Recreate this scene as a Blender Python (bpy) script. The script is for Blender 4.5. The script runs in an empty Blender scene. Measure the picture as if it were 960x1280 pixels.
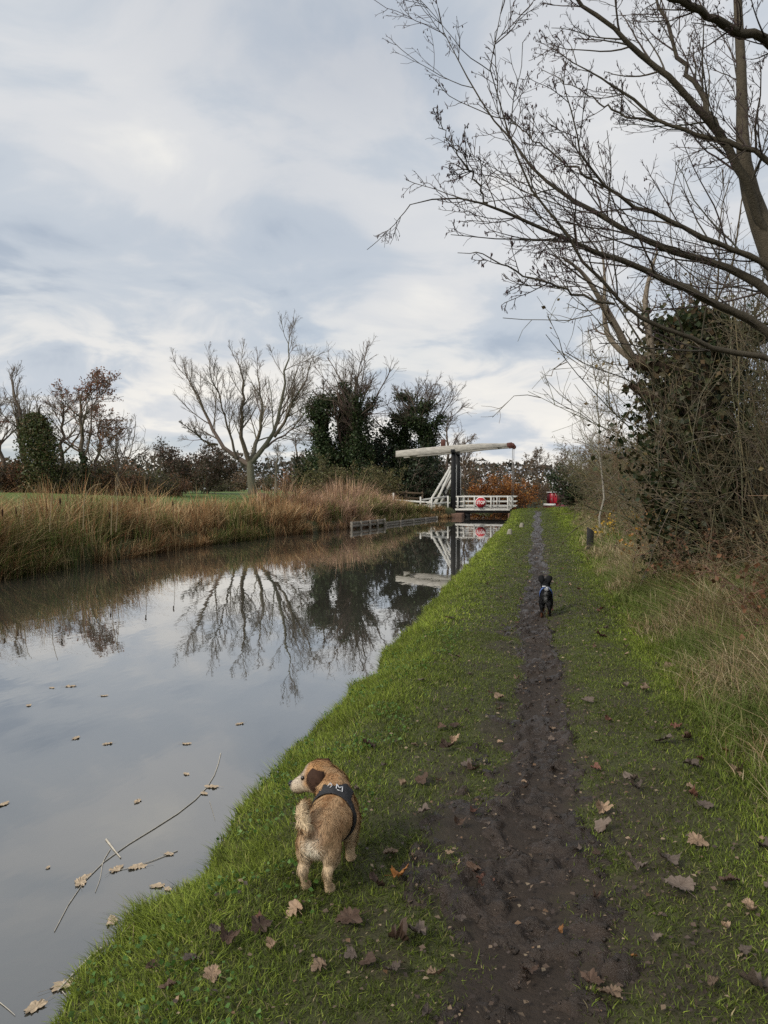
import bpy, bmesh, math, random
import numpy as np
from mathutils import Vector, Matrix
R = math.radians
S = bpy.context.scene
COL = S.collection
random.seed(5)

# ------------------------------------------------------------------ camera
EYE = 1.5
YAW, PITCH = 11.3, 1.73
F = 960.0                       # focal length in pixels of a 960 x 1280 frame
cam_d = bpy.data.cameras.new('camera'); cam = bpy.data.objects.new('camera', cam_d); COL.objects.link(cam)
cam_d.sensor_fit = 'HORIZONTAL'; cam_d.sensor_width = 36; cam_d.lens = 36
cam_d.clip_start = 0.05; cam_d.clip_end = 3000
cam.location = (0, 0, EYE); cam.rotation_euler = (R(90 - PITCH), 0, R(YAW))
S.camera = cam
S.render.resolution_x, S.render.resolution_y = 768, 1024
S.cycles.use_denoising = False
S.cycles.max_bounces = 5; S.cycles.diffuse_bounces = 2; S.cycles.glossy_bounces = 3
S.cycles.transmission_bounces = 3; S.cycles.transparent_max_bounces = 4
S.cycles.sample_clamp_direct = 4.0; S.cycles.sample_clamp_indirect = 3.0
S.cycles.caustics_reflective = False; S.cycles.caustics_refractive = False
S.view_settings.view_transform = 'Standard'; S.view_settings.look = 'None'
S.view_settings.gamma = 1; S.view_settings.exposure = 0.45

# ------------------------------------------------------------------ world: broken winter overcast
SUN_EL, SUN_AZ = 36, 222        # light comes from behind the photographer's left shoulder
W = bpy.data.worlds.new('World'); S.world = W; W.use_nodes = True
nt = W.node_tree; nt.nodes.clear()
def N(t, **kw):
    n = nt.nodes.new(t)
    for k, v in kw.items(): setattr(n, k, v)
    return n
def L(a, b): nt.links.new(a, b)
def MATH(op, a, b=None, c=None, clamp=False):
    m = N('ShaderNodeMath', operation=op); m.use_clamp = clamp
    for i, x in enumerate((a, b, c)):
        if x is None: continue
        if isinstance(x, (int, float)): m.inputs[i].default_value = x
        else: L(x, m.inputs[i])
    return m.outputs[0]
def RAMP(fac, stops, interp='EASE'):
    r = N('ShaderNodeValToRGB'); r.color_ramp.interpolation = interp
    e = r.color_ramp.elements
    while len(e) > 1: e.remove(e[0])
    e[0].position = stops[0][0]; e[0].color = (*stops[0][1], 1)
    for p, c in stops[1:]:
        q = e.new(p); q.color = (*c, 1)
    L(fac, r.inputs[0]); return r.outputs[0]
def NOISE(vec, scale, detail=6, rough=0.5, dist=0.0):
    n = N('ShaderNodeTexNoise'); n.inputs['Scale'].default_value = scale; n.inputs['Detail'].default_value = detail
    n.inputs['Roughness'].default_value = rough; n.inputs['Distortion'].default_value = dist
    L(vec, n.inputs['Vector']); return n.outputs['Fac']
def MIX(f, a, b):
    m = N('ShaderNodeMix', data_type='RGBA')
    for sock, x in ((m.inputs[0], f), (m.inputs[6], a), (m.inputs[7], b)):
        if isinstance(x, (int, float)): sock.default_value = x
        elif isinstance(x, tuple): sock.default_value = (*x, 1)
        else: L(x, sock)
    return m.outputs[2]
tc = N('ShaderNodeTexCoord'); sx = N('ShaderNodeSeparateXYZ'); L(tc.outputs['Generated'], sx.inputs[0])
zpos = MATH('MAXIMUM', sx.outputs[2], 0.0)
den = MATH('ADD', zpos, 0.22)
cx_ = N('ShaderNodeCombineXYZ'); L(MATH('DIVIDE', sx.outputs[0], den), cx_.inputs[0]); L(MATH('DIVIDE', sx.outputs[1], den), cx_.inputs[1])
mp = N('ShaderNodeMapping'); mp.inputs['Location'].default_value = (0.0, 0.0, 0.0); L(cx_.outputs[0], mp.inputs[0])
cv = mp.outputs[0]
nA = NOISE(cv, 0.9, 4, 0.52, 0.25)
nB = NOISE(cv, 2.4, 7, 0.55, 0.5)
nC = NOISE(cv, 0.45, 3, 0.5, 0.0)
body = MATH('ADD', MATH('MULTIPLY', nA, 0.55), MATH('MULTIPLY', nB, 0.45))
cloud = RAMP(body, [(0.36, (0.345, 0.395, 0.465)), (0.45, (0.455, 0.495, 0.545)), (0.53, (0.565, 0.577, 0.595)), (0.64, (0.69, 0.68, 0.655))])
sky = N('ShaderNodeTexSky'); sky.sky_type = 'NISHITA'; sky.sun_disc = False
sky.sun_elevation = R(SUN_EL); sky.sun_rotation = R(SUN_AZ)
skyc = N('ShaderNodeMix', data_type='RGBA', blend_type='MULTIPLY'); skyc.inputs[0].default_value = 1
L(sky.outputs[0], skyc.inputs[6]); skyc.inputs[7].default_value = (0.09, 0.09, 0.09, 1)
cover = RAMP(nC, [(0.34, (0.70,) * 3), (0.50, (1.0,) * 3)])
mixed = MIX(cover, skyc.outputs[2], cloud)
# pale band of thinner, sunlit cloud towards the horizon
hz = RAMP(sx.outputs[2], [(0.0, (0.75,) * 3), (0.10, (0.55,) * 3), (0.30, (0.0,) * 3)])
hzm = MATH('MULTIPLY', hz, RAMP(nB, [(0.42, (0.0,) * 3), (0.58, (1.0,) * 3)]))
mixed = MIX(hzm, mixed, (0.78, 0.745, 0.68))
bg = N('ShaderNodeBackground'); L(mixed, bg.inputs[0]); bg.inputs[1].default_value = 0.93
wo = N('ShaderNodeOutputWorld'); L(bg.outputs[0], wo.inputs[0])

sun_d = bpy.data.lights.new('sun', 'SUN'); sun = bpy.data.objects.new('sun', sun_d); COL.objects.link(sun)
sun_d.energy = 2.0; sun_d.angle = R(16); sun_d.color = (1.0, 0.94, 0.84)
sd = Vector((math.sin(R(SUN_AZ)) * math.cos(R(SUN_EL)), math.cos(R(SUN_AZ)) * math.cos(R(SUN_EL)), math.sin(R(SUN_EL))))
sun.rotation_euler = sd.to_track_quat('Z', 'Y').to_euler(); sun.location = (-20, -30, 40)

# ------------------------------------------------------------------ helpers
_cm = Matrix.Rotation(R(YAW), 3, 'Z') @ Matrix.Rotation(R(90 - PITCH), 3, 'X')
CM = np.array(_cm)
def P(x, y, D):
    """point seen at photo pixel (x, y), D metres in front of the lens"""
    return np.array([0, 0, EYE]) + CM @ np.array([(x - 480) / F * D, (640 - y) / F * D, -D])
def G(x, y, z=0.0):
    d = CM @ np.array([(x - 480) / F, (640 - y) / F, -1.0])
    return np.array([0, 0, EYE]) + d * ((z - EYE) / d[2])

def _hash(ix, iy, s):
    h = (ix.astype(np.int64) * 374761393 + iy.astype(np.int64) * 668265263 + s * 1274126177) & 0xffffffff
    h = ((h ^ (h >> 13)) * 1274126177) & 0xffffffff
    return ((h ^ (h >> 16)) & 0xffff) / 65535.0
def vnoise(x, y, s=0):
    x = np.asarray(x, float); y = np.asarray(y, float)
    ix = np.floor(x); iy = np.floor(y); fx = x - ix; fy = y - iy
    fx = fx * fx * (3 - 2 * fx); fy = fy * fy * (3 - 2 * fy)
    a = _hash(ix, iy, s); b = _hash(ix + 1, iy, s); c = _hash(ix, iy + 1, s); d = _hash(ix + 1, iy + 1, s)
    return (a * (1 - fx) + b * fx) * (1 - fy) + (c * (1 - fx) + d * fx) * fy
def fbm(x, y, s=0, o=4):
    t = 0; a = 0.5; n = 0
    for i in range(o):
        t = t + a * vnoise(x * 2 ** i, y * 2 ** i, s + i * 17); n += a; a *= 0.5
    return t / n
def sstep(a, b, x):
    t = np.clip((x - a) / (b - a), 0, 1); return t * t * (3 - 2 * t)

def build(name, V, faces, mat, parent=None, col=None, smooth=False):
    """faces: list of integer arrays (n,3) or (n,4)"""
    V = np.asarray(V, np.float32).reshape(-1, 3)
    me = bpy.data.meshes.new(name)
    me.vertices.add(len(V)); me.vertices.foreach_set('co', V.ravel())
    faces = [np.asarray(f, np.int32) for f in faces if len(f)]
    tot = np.concatenate([np.full(len(f), f.shape[1], np.int32) for f in faces])
    idx = np.concatenate([f.ravel() for f in faces])
    st = np.concatenate([[0], np.cumsum(tot)[:-1]]).astype(np.int32)
    me.loops.add(len(idx)); me.loops.foreach_set('vertex_index', idx)
    me.polygons.add(len(tot)); me.polygons.foreach_set('loop_start', st); me.polygons.foreach_set('loop_total', tot)
    if smooth: me.polygons.foreach_set('use_smooth', np.ones(len(tot), bool))
    if col is not None:
        c = np.ones((len(V), 4), np.float32); c[:, :3] = col
        at = me.color_attributes.new('Col', 'FLOAT_COLOR', 'POINT'); at.data.foreach_set('color', c.ravel())
    me.update(calc_edges=True); me.validate()
    o = bpy.data.objects.new(name, me); COL.objects.link(o)
    if mat: me.materials.append(mat)
    if parent: o.parent = parent
    return o
def tag(o, label=None, cat=None, group=None, kind=None):
    if label: o['label'] = label
    if cat: o['category'] = cat
    if group: o['group'] = group
    if kind: o['kind'] = kind
    return o
def thing(name, label, cat, loc=(0, 0, 0), rz=0, group=None):
    o = bpy.data.objects.new(name, None); COL.objects.link(o); o.empty_display_size = 0.1
    o.location = [float(v) for v in loc]; o.rotation_euler = (0, 0, rz)
    return tag(o, label, cat, group)
def copy_tree(o, loc, rz=0, sc=(1, 1, 1), label=None, parent=None):
    c = o.copy(); COL.objects.link(c)
    if parent is None:
        c.location = [float(v) for v in loc]; c.rotation_euler = (0, 0, rz); c.scale = sc
        if label: c['label'] = label
    else: c.parent = parent
    for ch in o.children: copy_tree(ch, None, parent=c)
    return c

class Acc:
    def __init__(s): s.V = []; s.F3 = []; s.F4 = []; s.C = []; s.n = 0
    def add(s, V, f3=None, f4=None, col=(1, 1, 1)):
        V = np.asarray(V, float).reshape(-1, 3)
        if f3 is not None and len(f3): s.F3.append(np.asarray(f3) + s.n)
        if f4 is not None and len(f4): s.F4.append(np.asarray(f4) + s.n)
        s.V.append(V); s.C.append(np.broadcast_to(np.asarray(col, float), (len(V), 3))); s.n += len(V)
    def tubes(s, Pp, Rr, n=4, col=(1, 1, 1)):
        V, f = tubes(Pp, Rr, n)
        c = np.asarray(col, float)
        if c.ndim == 2: c = np.repeat(c, Pp.shape[1] * n, axis=0)
        s.add(V, None, f, c)
    def box(s, a, b, col=(1, 1, 1)):
        x0, y0, z0 = a; x1, y1, z1 = b
        s.add([(x0,y0,z0),(x1,y0,z0),(x1,y1,z0),(x0,y1,z0),(x0,y0,z1),(x1,y0,z1),(x1,y1,z1),(x0,y1,z1)], None,
              [(3,2,1,0),(4,5,6,7),(0,1,5,4),(1,2,6,5),(2,3,7,6),(3,0,4,7)], col)
    def beam(s, a, b, w, h, w2=None, h2=None, col=(1, 1, 1)):
        a = np.array(a, float); b = np.array(b, float); d = (b - a) / np.linalg.norm(b - a)
        up = np.array([0, 0, 1.0]) if abs(d[2]) < 0.95 else np.array([0, 1.0, 0])
        r = np.cross(d, up); r /= np.linalg.norm(r); u = np.cross(r, d)
        V = []
        for p, ww, hh in ((a, w, h), (b, w2 or w, h2 or h)):
            for sx_, sz_ in ((-1,-1),(1,-1),(1,1),(-1,1)): V.append(p + r * ww / 2 * sx_ + u * hh / 2 * sz_)
        s.add(V, None, [(0,1,2,3),(7,6,5,4),(0,4,5,1),(1,5,6,2),(2,6,7,3),(3,7,4,0)], col)
    def make(s, name, mat, parent=None, smooth=False):
        F = []
        if s.F4: F.append(np.concatenate(s.F4))
        if s.F3: F.append(np.concatenate(s.F3))
        return build(name, np.concatenate(s.V), F, mat, parent, np.concatenate(s.C), smooth)
def bevel(o, w=0.01, seg=1):
    m = o.modifiers.new('bevel', 'BEVEL'); m.width = w; m.segments = seg; m.limit_method = 'ANGLE'; return o

def tubes(Pp, Rr, n):
    Pp = np.asarray(Pp, float); B, K, _ = Pp.shape
    T = np.gradient(Pp, axis=1); T /= np.linalg.norm(T, axis=2, keepdims=True) + 1e-9
    ref = np.where(np.abs(T[:, :1, 2:3]) > 0.9, np.array([1.0, 0, 0]), np.array([0, 0, 1.0]))
    A = np.cross(T, np.broadcast_to(ref, T.shape)); A /= np.linalg.norm(A, axis=2, keepdims=True) + 1e-9
    C = np.cross(T, A)
    an = np.arange(n) * 2 * np.pi / n
    V = Pp[:, :, None] + Rr[:, :, None, None] * (A[:, :, None] * np.cos(an)[:, None] + C[:, :, None] * np.sin(an)[:, None])
    b = np.arange(B)[:, None, None] * K * n; k = np.arange(K - 1)[None, :, None] * n; i = np.arange(n)[None, None]
    j = (i + 1) % n
    f = np.stack([b + k + i, b + k + j, b + k + n + j, b + k + n + i], -1).reshape(-1, 4)
    return V.reshape(-1, 3), f
def resample(pts, K):
    pts = np.asarray(pts, float); s = np.concatenate([[0], np.cumsum(np.linalg.norm(np.diff(pts[:, :3], axis=0), axis=1))])
    # smooth spline through the points
    t = np.linspace(0, s[-1], K)
    out = np.stack([np.interp(t, s, pts[:, i]) for i in range(pts.shape[1])], 1)
    for _ in range(2):
        o2 = out.copy(); o2[1:-1] = 0.25 * out[:-2] + 0.5 * out[1:-1] + 0.25 * out[2:]; out = o2
    return out
def grow(PP, RR, npb, tr, lenf, ang, K, wig, trop, rr, rng, rend=0.3, rmin=0.0, lenabs=False, tropv=(0, 0, 1)):
    """children for every branch of (PP, RR); returns (P, R)"""
    B, Kp, _ = PP.shape
    npb = np.broadcast_to(npb, (B,)); idx = np.repeat(np.arange(B), npb); M = len(idx)
    t = rng.uniform(tr[0], tr[1], M); f = t * (Kp - 1); i0 = np.minimum(f.astype(int), Kp - 2); w = (f - i0)[:, None]
    p = PP[idx, i0] * (1 - w) + PP[idx, i0 + 1] * w
    r0 = RR[idx, i0] * (1 - w[:, 0]) + RR[idx, i0 + 1] * w[:, 0]
    tan = PP[idx, i0 + 1] - PP[idx, i0]; tan /= np.linalg.norm(tan, axis=1, keepdims=True) + 1e-9
    rv = rng.normal(size=(M, 3)); rv -= tan * (rv * tan).sum(1, keepdims=True); rv /= np.linalg.norm(rv, axis=1, keepdims=True) + 1e-9
    a = np.radians(rng.uniform(ang[0], ang[1], M))[:, None]
    d = np.cos(a) * tan + np.sin(a) * rv
    plen = np.linalg.norm(np.diff(PP, axis=1), axis=2).sum(1)[idx]
    ln = (np.ones(M) if lenabs else plen * (1.15 - 0.75 * t)) * lenf * rng.uniform(0.55, 1.25, M)
    out = np.zeros((M, K, 3)); out[:, 0] = p
    for k in range(1, K):
        d = d + rng.normal(size=(M, 3)) * wig + np.array(tropv) * trop
        d /= np.linalg.norm(d, axis=1, keepdims=True)
        p = p + d * (ln / (K - 1))[:, None]; out[:, k] = p
    rs = np.maximum(np.minimum(r0 * 0.9, r0 * rr * rng.uniform(0.7, 1.2, M)), rmin)
    Rr = rs[:, None] * np.linspace(1, rend, K)[None]
    return out, np.maximum(Rr, rmin * 0.6)
def blades(base, h, w, az, lean, cb, ct, segs=2, face=None):
    """grass blades as narrow bent strips; returns V, f3, f4, col"""
    Nn = len(base); az = np.asarray(az); rng_ = np.random.default_rng(Nn)
    fa = az + np.pi / 2 + rng_.uniform(-0.9, 0.9, Nn) if face is None else face
    side = np.stack([np.cos(fa), np.sin(fa), np.zeros(Nn)], 1); ld = np.stack([np.cos(az), np.sin(az), np.zeros(Nn)], 1)
    vs = []; cs = []
    for k in range(segs + 1):
        t = k / segs
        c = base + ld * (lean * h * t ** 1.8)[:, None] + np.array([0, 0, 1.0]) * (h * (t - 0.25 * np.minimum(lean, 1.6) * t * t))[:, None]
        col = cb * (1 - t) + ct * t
        if k < segs:
            ww = (w * (1 - 0.45 * t) * 0.5)[:, None]
            vs += [c - side * ww, c + side * ww]; cs += [col, col]
        else: vs.append(c); cs.append(col)
    m = 2 * segs + 1
    V = np.stack(vs, 1).reshape(-1, 3); C = np.stack(cs, 1).reshape(-1, 3)
    o = np.arange(Nn)[:, None] * m
    f4 = np.concatenate([o + np.array([[2*k, 2*k+1, 2*k+3, 2*k+2]]) for k in range(segs - 1)]) if segs > 1 else None
    f3 = o + np.array([[2*segs-2, 2*segs-1, 2*segs]])
    return V, f3, f4, C
def leafquads(c, size, rng, flat=0.0, asp=0.62, normal=None):
    """small pointed leaves (two triangles folded along the midrib)"""
    M = len(c); d = rng.normal(size=(M, 3)); d[:, 2] *= (1 - flat); d /= np.linalg.norm(d, axis=1, keepdims=True)
    n = rng.normal(size=(M, 3)) if normal is None else normal + rng.normal(size=(M, 3)) * 0.5
    s = np.cross(d, n); s /= np.linalg.norm(s, axis=1, keepdims=True) + 1e-9
    u = np.cross(s, d); sz = size[:, None]
    V = np.stack([c - d * sz * .5, c + s * sz * asp * .5 + u * sz * .12, c + d * sz * .5, c - s * sz * asp * .5 + u * sz * .12], 1).reshape(-1, 3)
    o = np.arange(M)[:, None] * 4
    return V, np.concatenate([o + np.array([[0, 1, 2]]), o + np.array([[0, 2, 3]])])
def vary(base, M, rng, v=0.2, h=0.06):
    c = np.asarray(base, float)[None] * (1 + rng.normal(size=(M, 1)) * v) * (1 + rng.normal(size=(M, 3)) * h)
    return np.clip(c, 0.003, 0.95)
def pick(pal, wts, M, rng, v=0.18):
    pal = np.asarray(pal, float); i = rng.choice(len(pal), M, p=np.asarray(wts) / np.sum(wts))
    return np.clip(pal[i] * (1 + rng.normal(size=(M, 1)) * v), 0.003, 0.95)

# ------------------------------------------------------------------ materials
def material(name, col=None, rough=0.7, noise=0.25, nscale=8.0, bump=0.0, bscale=30.0, spec=0.4, trans=0.0, vc=False, stretch=(1, 1, 1), metal=0.0, coat=0.0, rvar=0.0):
    m = bpy.data.materials.new(name); m.use_nodes = True
    global nt
    keep = nt; nt = m.node_tree; nt.nodes.clear()
    out = N('ShaderNodeOutputMaterial'); b = N('ShaderNodeBsdfPrincipled')
    b.inputs['Roughness'].default_value = rough; b.inputs['Specular IOR Level'].default_value = spec
    b.inputs['Metallic'].default_value = metal; b.inputs['Coat Weight'].default_value = coat
    t = N('ShaderNodeTexCoord'); mp_ = N('ShaderNodeMapping'); mp_.inputs['Scale'].default_value = stretch; L(t.outputs['Object'], mp_.inputs[0])
    if vc:
        a = N('ShaderNodeAttribute'); a.attribute_name = 'Col'; base = a.outputs['Color']
    else:
        rgb = N('ShaderNodeRGB'); rgb.outputs[0].default_value = (*col, 1); base = rgb.outputs[0]
    if noise > 0:
        f = NOISE(mp_.outputs[0], nscale, 5, 0.6)
        v = MATH('MULTIPLY_ADD', f, 2 * noise * 1.6, 1 - noise * 1.6)
        mm = N('ShaderNodeMix', data_type='RGBA', blend_type='MULTIPLY'); mm.inputs[0].default_value = 1
        L(base, mm.inputs[6]); L(v, mm.inputs[7]); base = mm.outputs[2]
    L(base, b.inputs['Base Color'])
    if rvar > 0: L(MATH('MULTIPLY_ADD', NOISE(mp_.outputs[0], 6.0, 5, .6), rvar * 2, rough - rvar, clamp=True), b.inputs['Roughness'])
    if bump > 0:
        bn = N('ShaderNodeBump'); bn.inputs['Strength'].default_value = bump; bn.inputs['Distance'].default_value = 0.02
        L(NOISE(mp_.outputs[0], bscale, 6, 0.65), bn.inputs['Height']); L(bn.outputs[0], b.inputs['Normal'])
    if trans > 0:
        tr = N('ShaderNodeBsdfTranslucent'); L(base, tr.inputs[0]); ms = N('ShaderNodeMixShader'); ms.inputs[0].default_value = trans
        L(b.outputs[0], ms.inputs[1]); L(tr.outputs[0], ms.inputs[2]); L(ms.outputs[0], out.inputs[0])
    else: L(b.outputs[0], out.inputs[0])
    nt = keep
    return m
M_grass = material('grass blade', rough=0.55, noise=0.15, nscale=3, trans=0.35, vc=True, spec=0.25)
M_dry = material('dry stalk', rough=0.8, noise=0.15, nscale=3, trans=0.25, vc=True, spec=0.15)
M_bark = material('bark', rough=0.85, noise=0.4, nscale=14, bump=0.6, bscale=60, vc=True, spec=0.2)
M_twig = material('twig', rough=0.8, noise=0.2, nscale=5, vc=True, spec=0.2)
M_leaf = material('foliage', rough=0.5, noise=0.15, nscale=4, trans=0.25, vc=True, spec=0.3)
M_ground = material('turf soil', rough=0.8, noise=0.35, nscale=14, bump=0.7, bscale=45, vc=True, spec=0.3)
M_mud = material('wet mud', rough=0.40, noise=0.4, nscale=18, bump=1.0, bscale=40, vc=True, spec=0.4, rvar=.35)
M_litter = material('leaf litter', rough=0.6, noise=0.25, nscale=40, vc=True, spec=0.35, trans=0.1)
M_whitep = material('weathered white paint', (0.60, 0.59, 0.55), rough=0.65, noise=0.22, nscale=6, bump=0.25, bscale=25)
M_beam = material('flaking white beam paint', (0.44, 0.415, 0.37), rough=0.75, noise=0.5, nscale=4.5, bump=0.3, bscale=20, stretch=(0.6, 3, 3))
M_blackp = material('black paint', (0.010, 0.010, 0.011), rough=0.6, noise=0.3, nscale=5, spec=.2)
M_timber = material('weathered timber', (0.24, 0.215, 0.18), rough=0.85, noise=0.4, nscale=5, bump=0.5, bscale=30, stretch=(1, 4, 4))
M_brown = material('brown timber', (0.12, 0.085, 0.055), rough=0.85, noise=0.4, nscale=6, bump=0.5)
M_tar = material('tarred wood', (0.014, 0.013, 0.012), rough=0.7, noise=0.4, nscale=12, bump=0.5)
M_red = material('red paint', (0.42, 0.02, 0.03), rough=0.4, noise=0.12, nscale=6)
M_signw = material('sign white', (0.75, 0.74, 0.72), rough=0.4, noise=0.05)
M_iron = material('rusty iron', (0.10, 0.035, 0.025), rough=0.7, noise=0.4, nscale=9)
M_steel = material('steel rod', (0.22, 0.21, 0.20), rough=0.5, noise=0.2, metal=0.6)
M_stone = material('pale stone', (0.27, 0.25, 0.20), rough=0.9, noise=0.35, nscale=9, bump=0.5)
M_brick = material('old abutment brick', (0.15, 0.09, 0.065), rough=0.9, noise=0.4, nscale=7, bump=0.6)

# ------------------------------------------------------------------ terrain heights
KV = [-60, 24, 30, 36, 42, 47, 49, 54, 58, 64, 72, 90, 140, 600]
KL = [-10.6, -10.7, -9.6, -8.3, -7.3, -6.4, -5.0, -5.0, -6.5, -7.0, -5.0, 0, 20, 20]
KR = [-1.45, -1.5, -1.5, -1.5, -1.5, -1.55, -1.7, -1.7, -1.2, 0.6, 4.0, 9.5, 32, 32]
def Lu(v): return np.interp(v, KV, KL) + 0.18 * (fbm(v * 0.6, v * 0 + 3.3, 5) - 0.5) * 2 * (np.abs(v - 51.5) > 4)
def Ru(v): return np.interp(v, KV, KR) + 0.13 * (fbm(v * 1.3, v * 0 + 8.1, 6) - 0.5) * 2 + 0.05 * (fbm(v * 6, v * 0 + 3.1, 7) - 0.5) * 2
WZ = -0.35
def zg(u, v):
    u = np.asarray(u, float); v = np.asarray(v, float)
    ru = Ru(v); lu = Lu(v)
    hump = 0.16 * np.exp(-((v - 50) / 7.0) ** 2)
    right = hump + 0.30 * sstep(1.0, 3.2, u - np.maximum(ru + 1.45, 0)) + 0.25 * sstep(4, 20, u)
    right = right - 0.045 * np.exp(-((u + 0.02 * np.sin(v)) / 0.30) ** 2) * (v < 47)
    right = right + 0.05 * (fbm(u * 0.9, v * 0.9, 1) - 0.5) + 0.03 * (fbm(u * 4, v * 4, 2) - 0.5)
    right = right - 0.14 * sstep(0.55, 0.05, u - ru)
    right = right - 1.1 * sstep(0.06, -0.22, u - ru)
    lm = np.exp(-((v - 51) / 4.0) ** 2)
    left = 0.12 * sstep(0, -0.8, u - lu) + 0.16 * lm + 0.25 * sstep(-1.5, -6, u - lu) + 0.75 * sstep(-6, -40, u - lu)
    left = left + 0.10 * (fbm(u * 0.25, v * 0.25, 9) - 0.5)
    left = left - 1.1 * sstep(-0.35, 0.05, u - lu)
    mid = (lu + ru) / 2
    return np.where(u > mid, right, left)
def mudmask(u, v):
    """1 = bare mud, 0 = closed turf"""
    uc = u + 0.05 * np.sin(v * 0.8) + 0.08 * (fbm(v * 0.7, u * 0 + 1.5, 31) - 0.5)
    wd = np.interp(v, [0, 2.5, 6, 12, 48], [0.20, 0.18, 0.155, 0.145, 0.15])
    core = 1 - sstep(wd * 0.8, wd * 1.45, np.abs(uc) + 0.16 * (fbm(u * 5, v * 5, 33) - 0.5))
    n = fbm(u * 3.2, v * 2.2, 35) * 0.65 + fbm(u * 11, v * 11, 36) * 0.35
    shoulder = np.exp(-(np.abs(u + 0.12) / 0.70) ** 3) * np.interp(v, [0, 3, 8, 20, 45], [1.0, 0.9, 0.62, 0.45, 0.3])
    patch = sstep(0.0, 0.16, shoulder * 0.60 - (1 - n) * 0.80 - 0.04)
    return np.clip(np.maximum(core, patch * 0.85), 0, 1) * (v < 47.5)

def axis(*segs):
    out = [segs[0][0]]
    for a, b, st in segs:
        k = max(1, int(round((b - a) / st))); out += list(np.linspace(a, b, k + 1)[1:])
    return np.array(out)
def grid(us, vs, zf):
    U, V = np.meshgrid(us, vs); Z = zf(U, V); n = len(us)
    i = np.arange(len(vs) - 1)[:, None] * n + np.arange(n - 1)[None]
    f = np.stack([i, i + 1, i + n + 1, i + n], -1).reshape(-1, 4)
    return np.stack([U, V, Z], -1).reshape(-1, 3), f
us = axis((-700, -200, 100), (-200, -60, 20), (-60, -14, 4), (-14, -4, 0.25), (-4, -1.9, 0.3), (-1.9, 1.6, 0.045), (1.6, 6, 0.2), (6, 30, 2), (30, 200, 20), (200, 700, 100))
vs = axis((-60, -4, 6), (-4, 1.2, 0.4), (1.2, 7, 0.05), (7, 20, 0.1), (20, 62, 0.3), (62, 100, 1.5), (100, 300, 20), (300, 1200, 150))
Vg, Fg = grid(us, vs, zg)
mm = mudmask(Vg[:, 0], Vg[:, 1]) * (np.abs(Vg[:, 0]) < 2)
soil = np.array([0.036, 0.029, 0.019]); turf = np.array([0.070, 0.080, 0.022]); mudc = np.array([0.036, 0.026, 0.019])
fn = np.clip(.25 + .9 * (fbm(Vg[:, 0] * 2, Vg[:, 1] * 2, 41) * .4 + fbm(Vg[:, 0] * 14, Vg[:, 1] * 14, 42) * .6) , 0, 1)[:, None]
cg = turf * fn + soil * (1 - fn)
dist = np.hypot(Vg[:, 0], Vg[:, 1])[:, None]
wg = (sstep(.42, .60, fbm(Vg[:, 0] * 4.5, Vg[:, 1] * 3.2, 64, 4)) * np.exp(-((Vg[:, 0] - .05) / .75) ** 4) * .85 * (Vg[:, 1] < 40))[:, None]
cg = cg * (1 - wg) + np.array([.036, .027, .018]) * (.35 + 1.3 * fn) * wg
cg = cg * (1 - mm[:, None]) + mudc * mm[:, None]
field = sstep(-13, -17, Vg[:, 0])[:, None] * np.ones(3); cg = cg * (1 - field) + np.array([0.085, 0.135, 0.030]) * (0.8 + 0.4 * fn) * field
under = (Vg[:, 2] < -0.30)[:, None]; cg = np.where(under, np.array([0.04, 0.034, 0.025]), cg)
ground = tag(build('ground', Vg, [Fg], M_ground, None, cg, True), kind='structure')

# trodden mud path: its own relief, dipping under the turf where the grass takes over
up = axis((-1.25, -0.7, 0.03), (-0.7, 0.7, 0.016), (0.7, 1.05, 0.03)); vp = axis((0.6, 1.3, 0.1), (1.3, 4.6, 0.015), (4.6, 8, 0.03), (8, 14, 0.05), (14, 47.5, 0.2))
def zp(u, v):
    m = mudmask(u, v)
    rel = 0.075 * (fbm(u * 17, v * 14, 51, 3) - 0.5) + 0.050 * (fbm(u * 6, v * 5, 52, 3) - 0.5) - 0.030 * np.abs(fbm(u * 9, v * 8, 56, 2) - 0.5)
    prints = 0.016 * np.abs(np.sin(fbm(u * 3.5, v * 3.5, 53, 2) * 24)) * sstep(0.3, 0.7, fbm(u * 2, v * 2, 54, 2))
    return zg(u, v) + 0.014 + (rel - prints) * 1.45 * m - 0.05 * sstep(0.5, 0.05, m)
Vp, Fp = grid(up, vp, zp)
fp = fbm(Vp[:, 0] * 7, Vp[:, 1] * 7, 55)[:, None]
cp = np.array([0.034, 0.023, 0.016]) * (0.40 + 1.2 * fp)
tag(build('mud_path', Vp, [Fp], M_mud, None, cp, True), kind='structure')

# canal water
m = bpy.data.materials.new('canal water'); m.use_nodes = True; nt = m.node_tree; nt.nodes.clear()
out = N('ShaderNodeOutputMaterial'); tcw = N('ShaderNodeTexCoord')
mpw = N('ShaderNodeMapping'); mpw.inputs['Scale'].default_value = (1.0, 0.45, 1); mpw.inputs['Rotation'].default_value = (0, 0, R(20)); L(tcw.outputs['Object'], mpw.inputs[0])
bw = N('ShaderNodeBump'); bw.inputs['Strength'].default_value = 0.10; bw.inputs['Distance'].default_value = 0.02
hgt = MATH('ADD', MATH('MULTIPLY', NOISE(mpw.outputs[0], 2.2, 3, 0.5), 1.0), MATH('MULTIPLY', NOISE(mpw.outputs[0], 9, 2, 0.5), 0.10))
L(hgt, bw.inputs['Height'])
dif = N('ShaderNodeBsdfDiffuse'); L(RAMP(NOISE(tcw.outputs['Object'], 0.35, 4, 0.55), [(0.3, (0.048, 0.046, 0.036)), (0.7, (0.066, 0.063, 0.052))]), dif.inputs[0])
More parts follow.
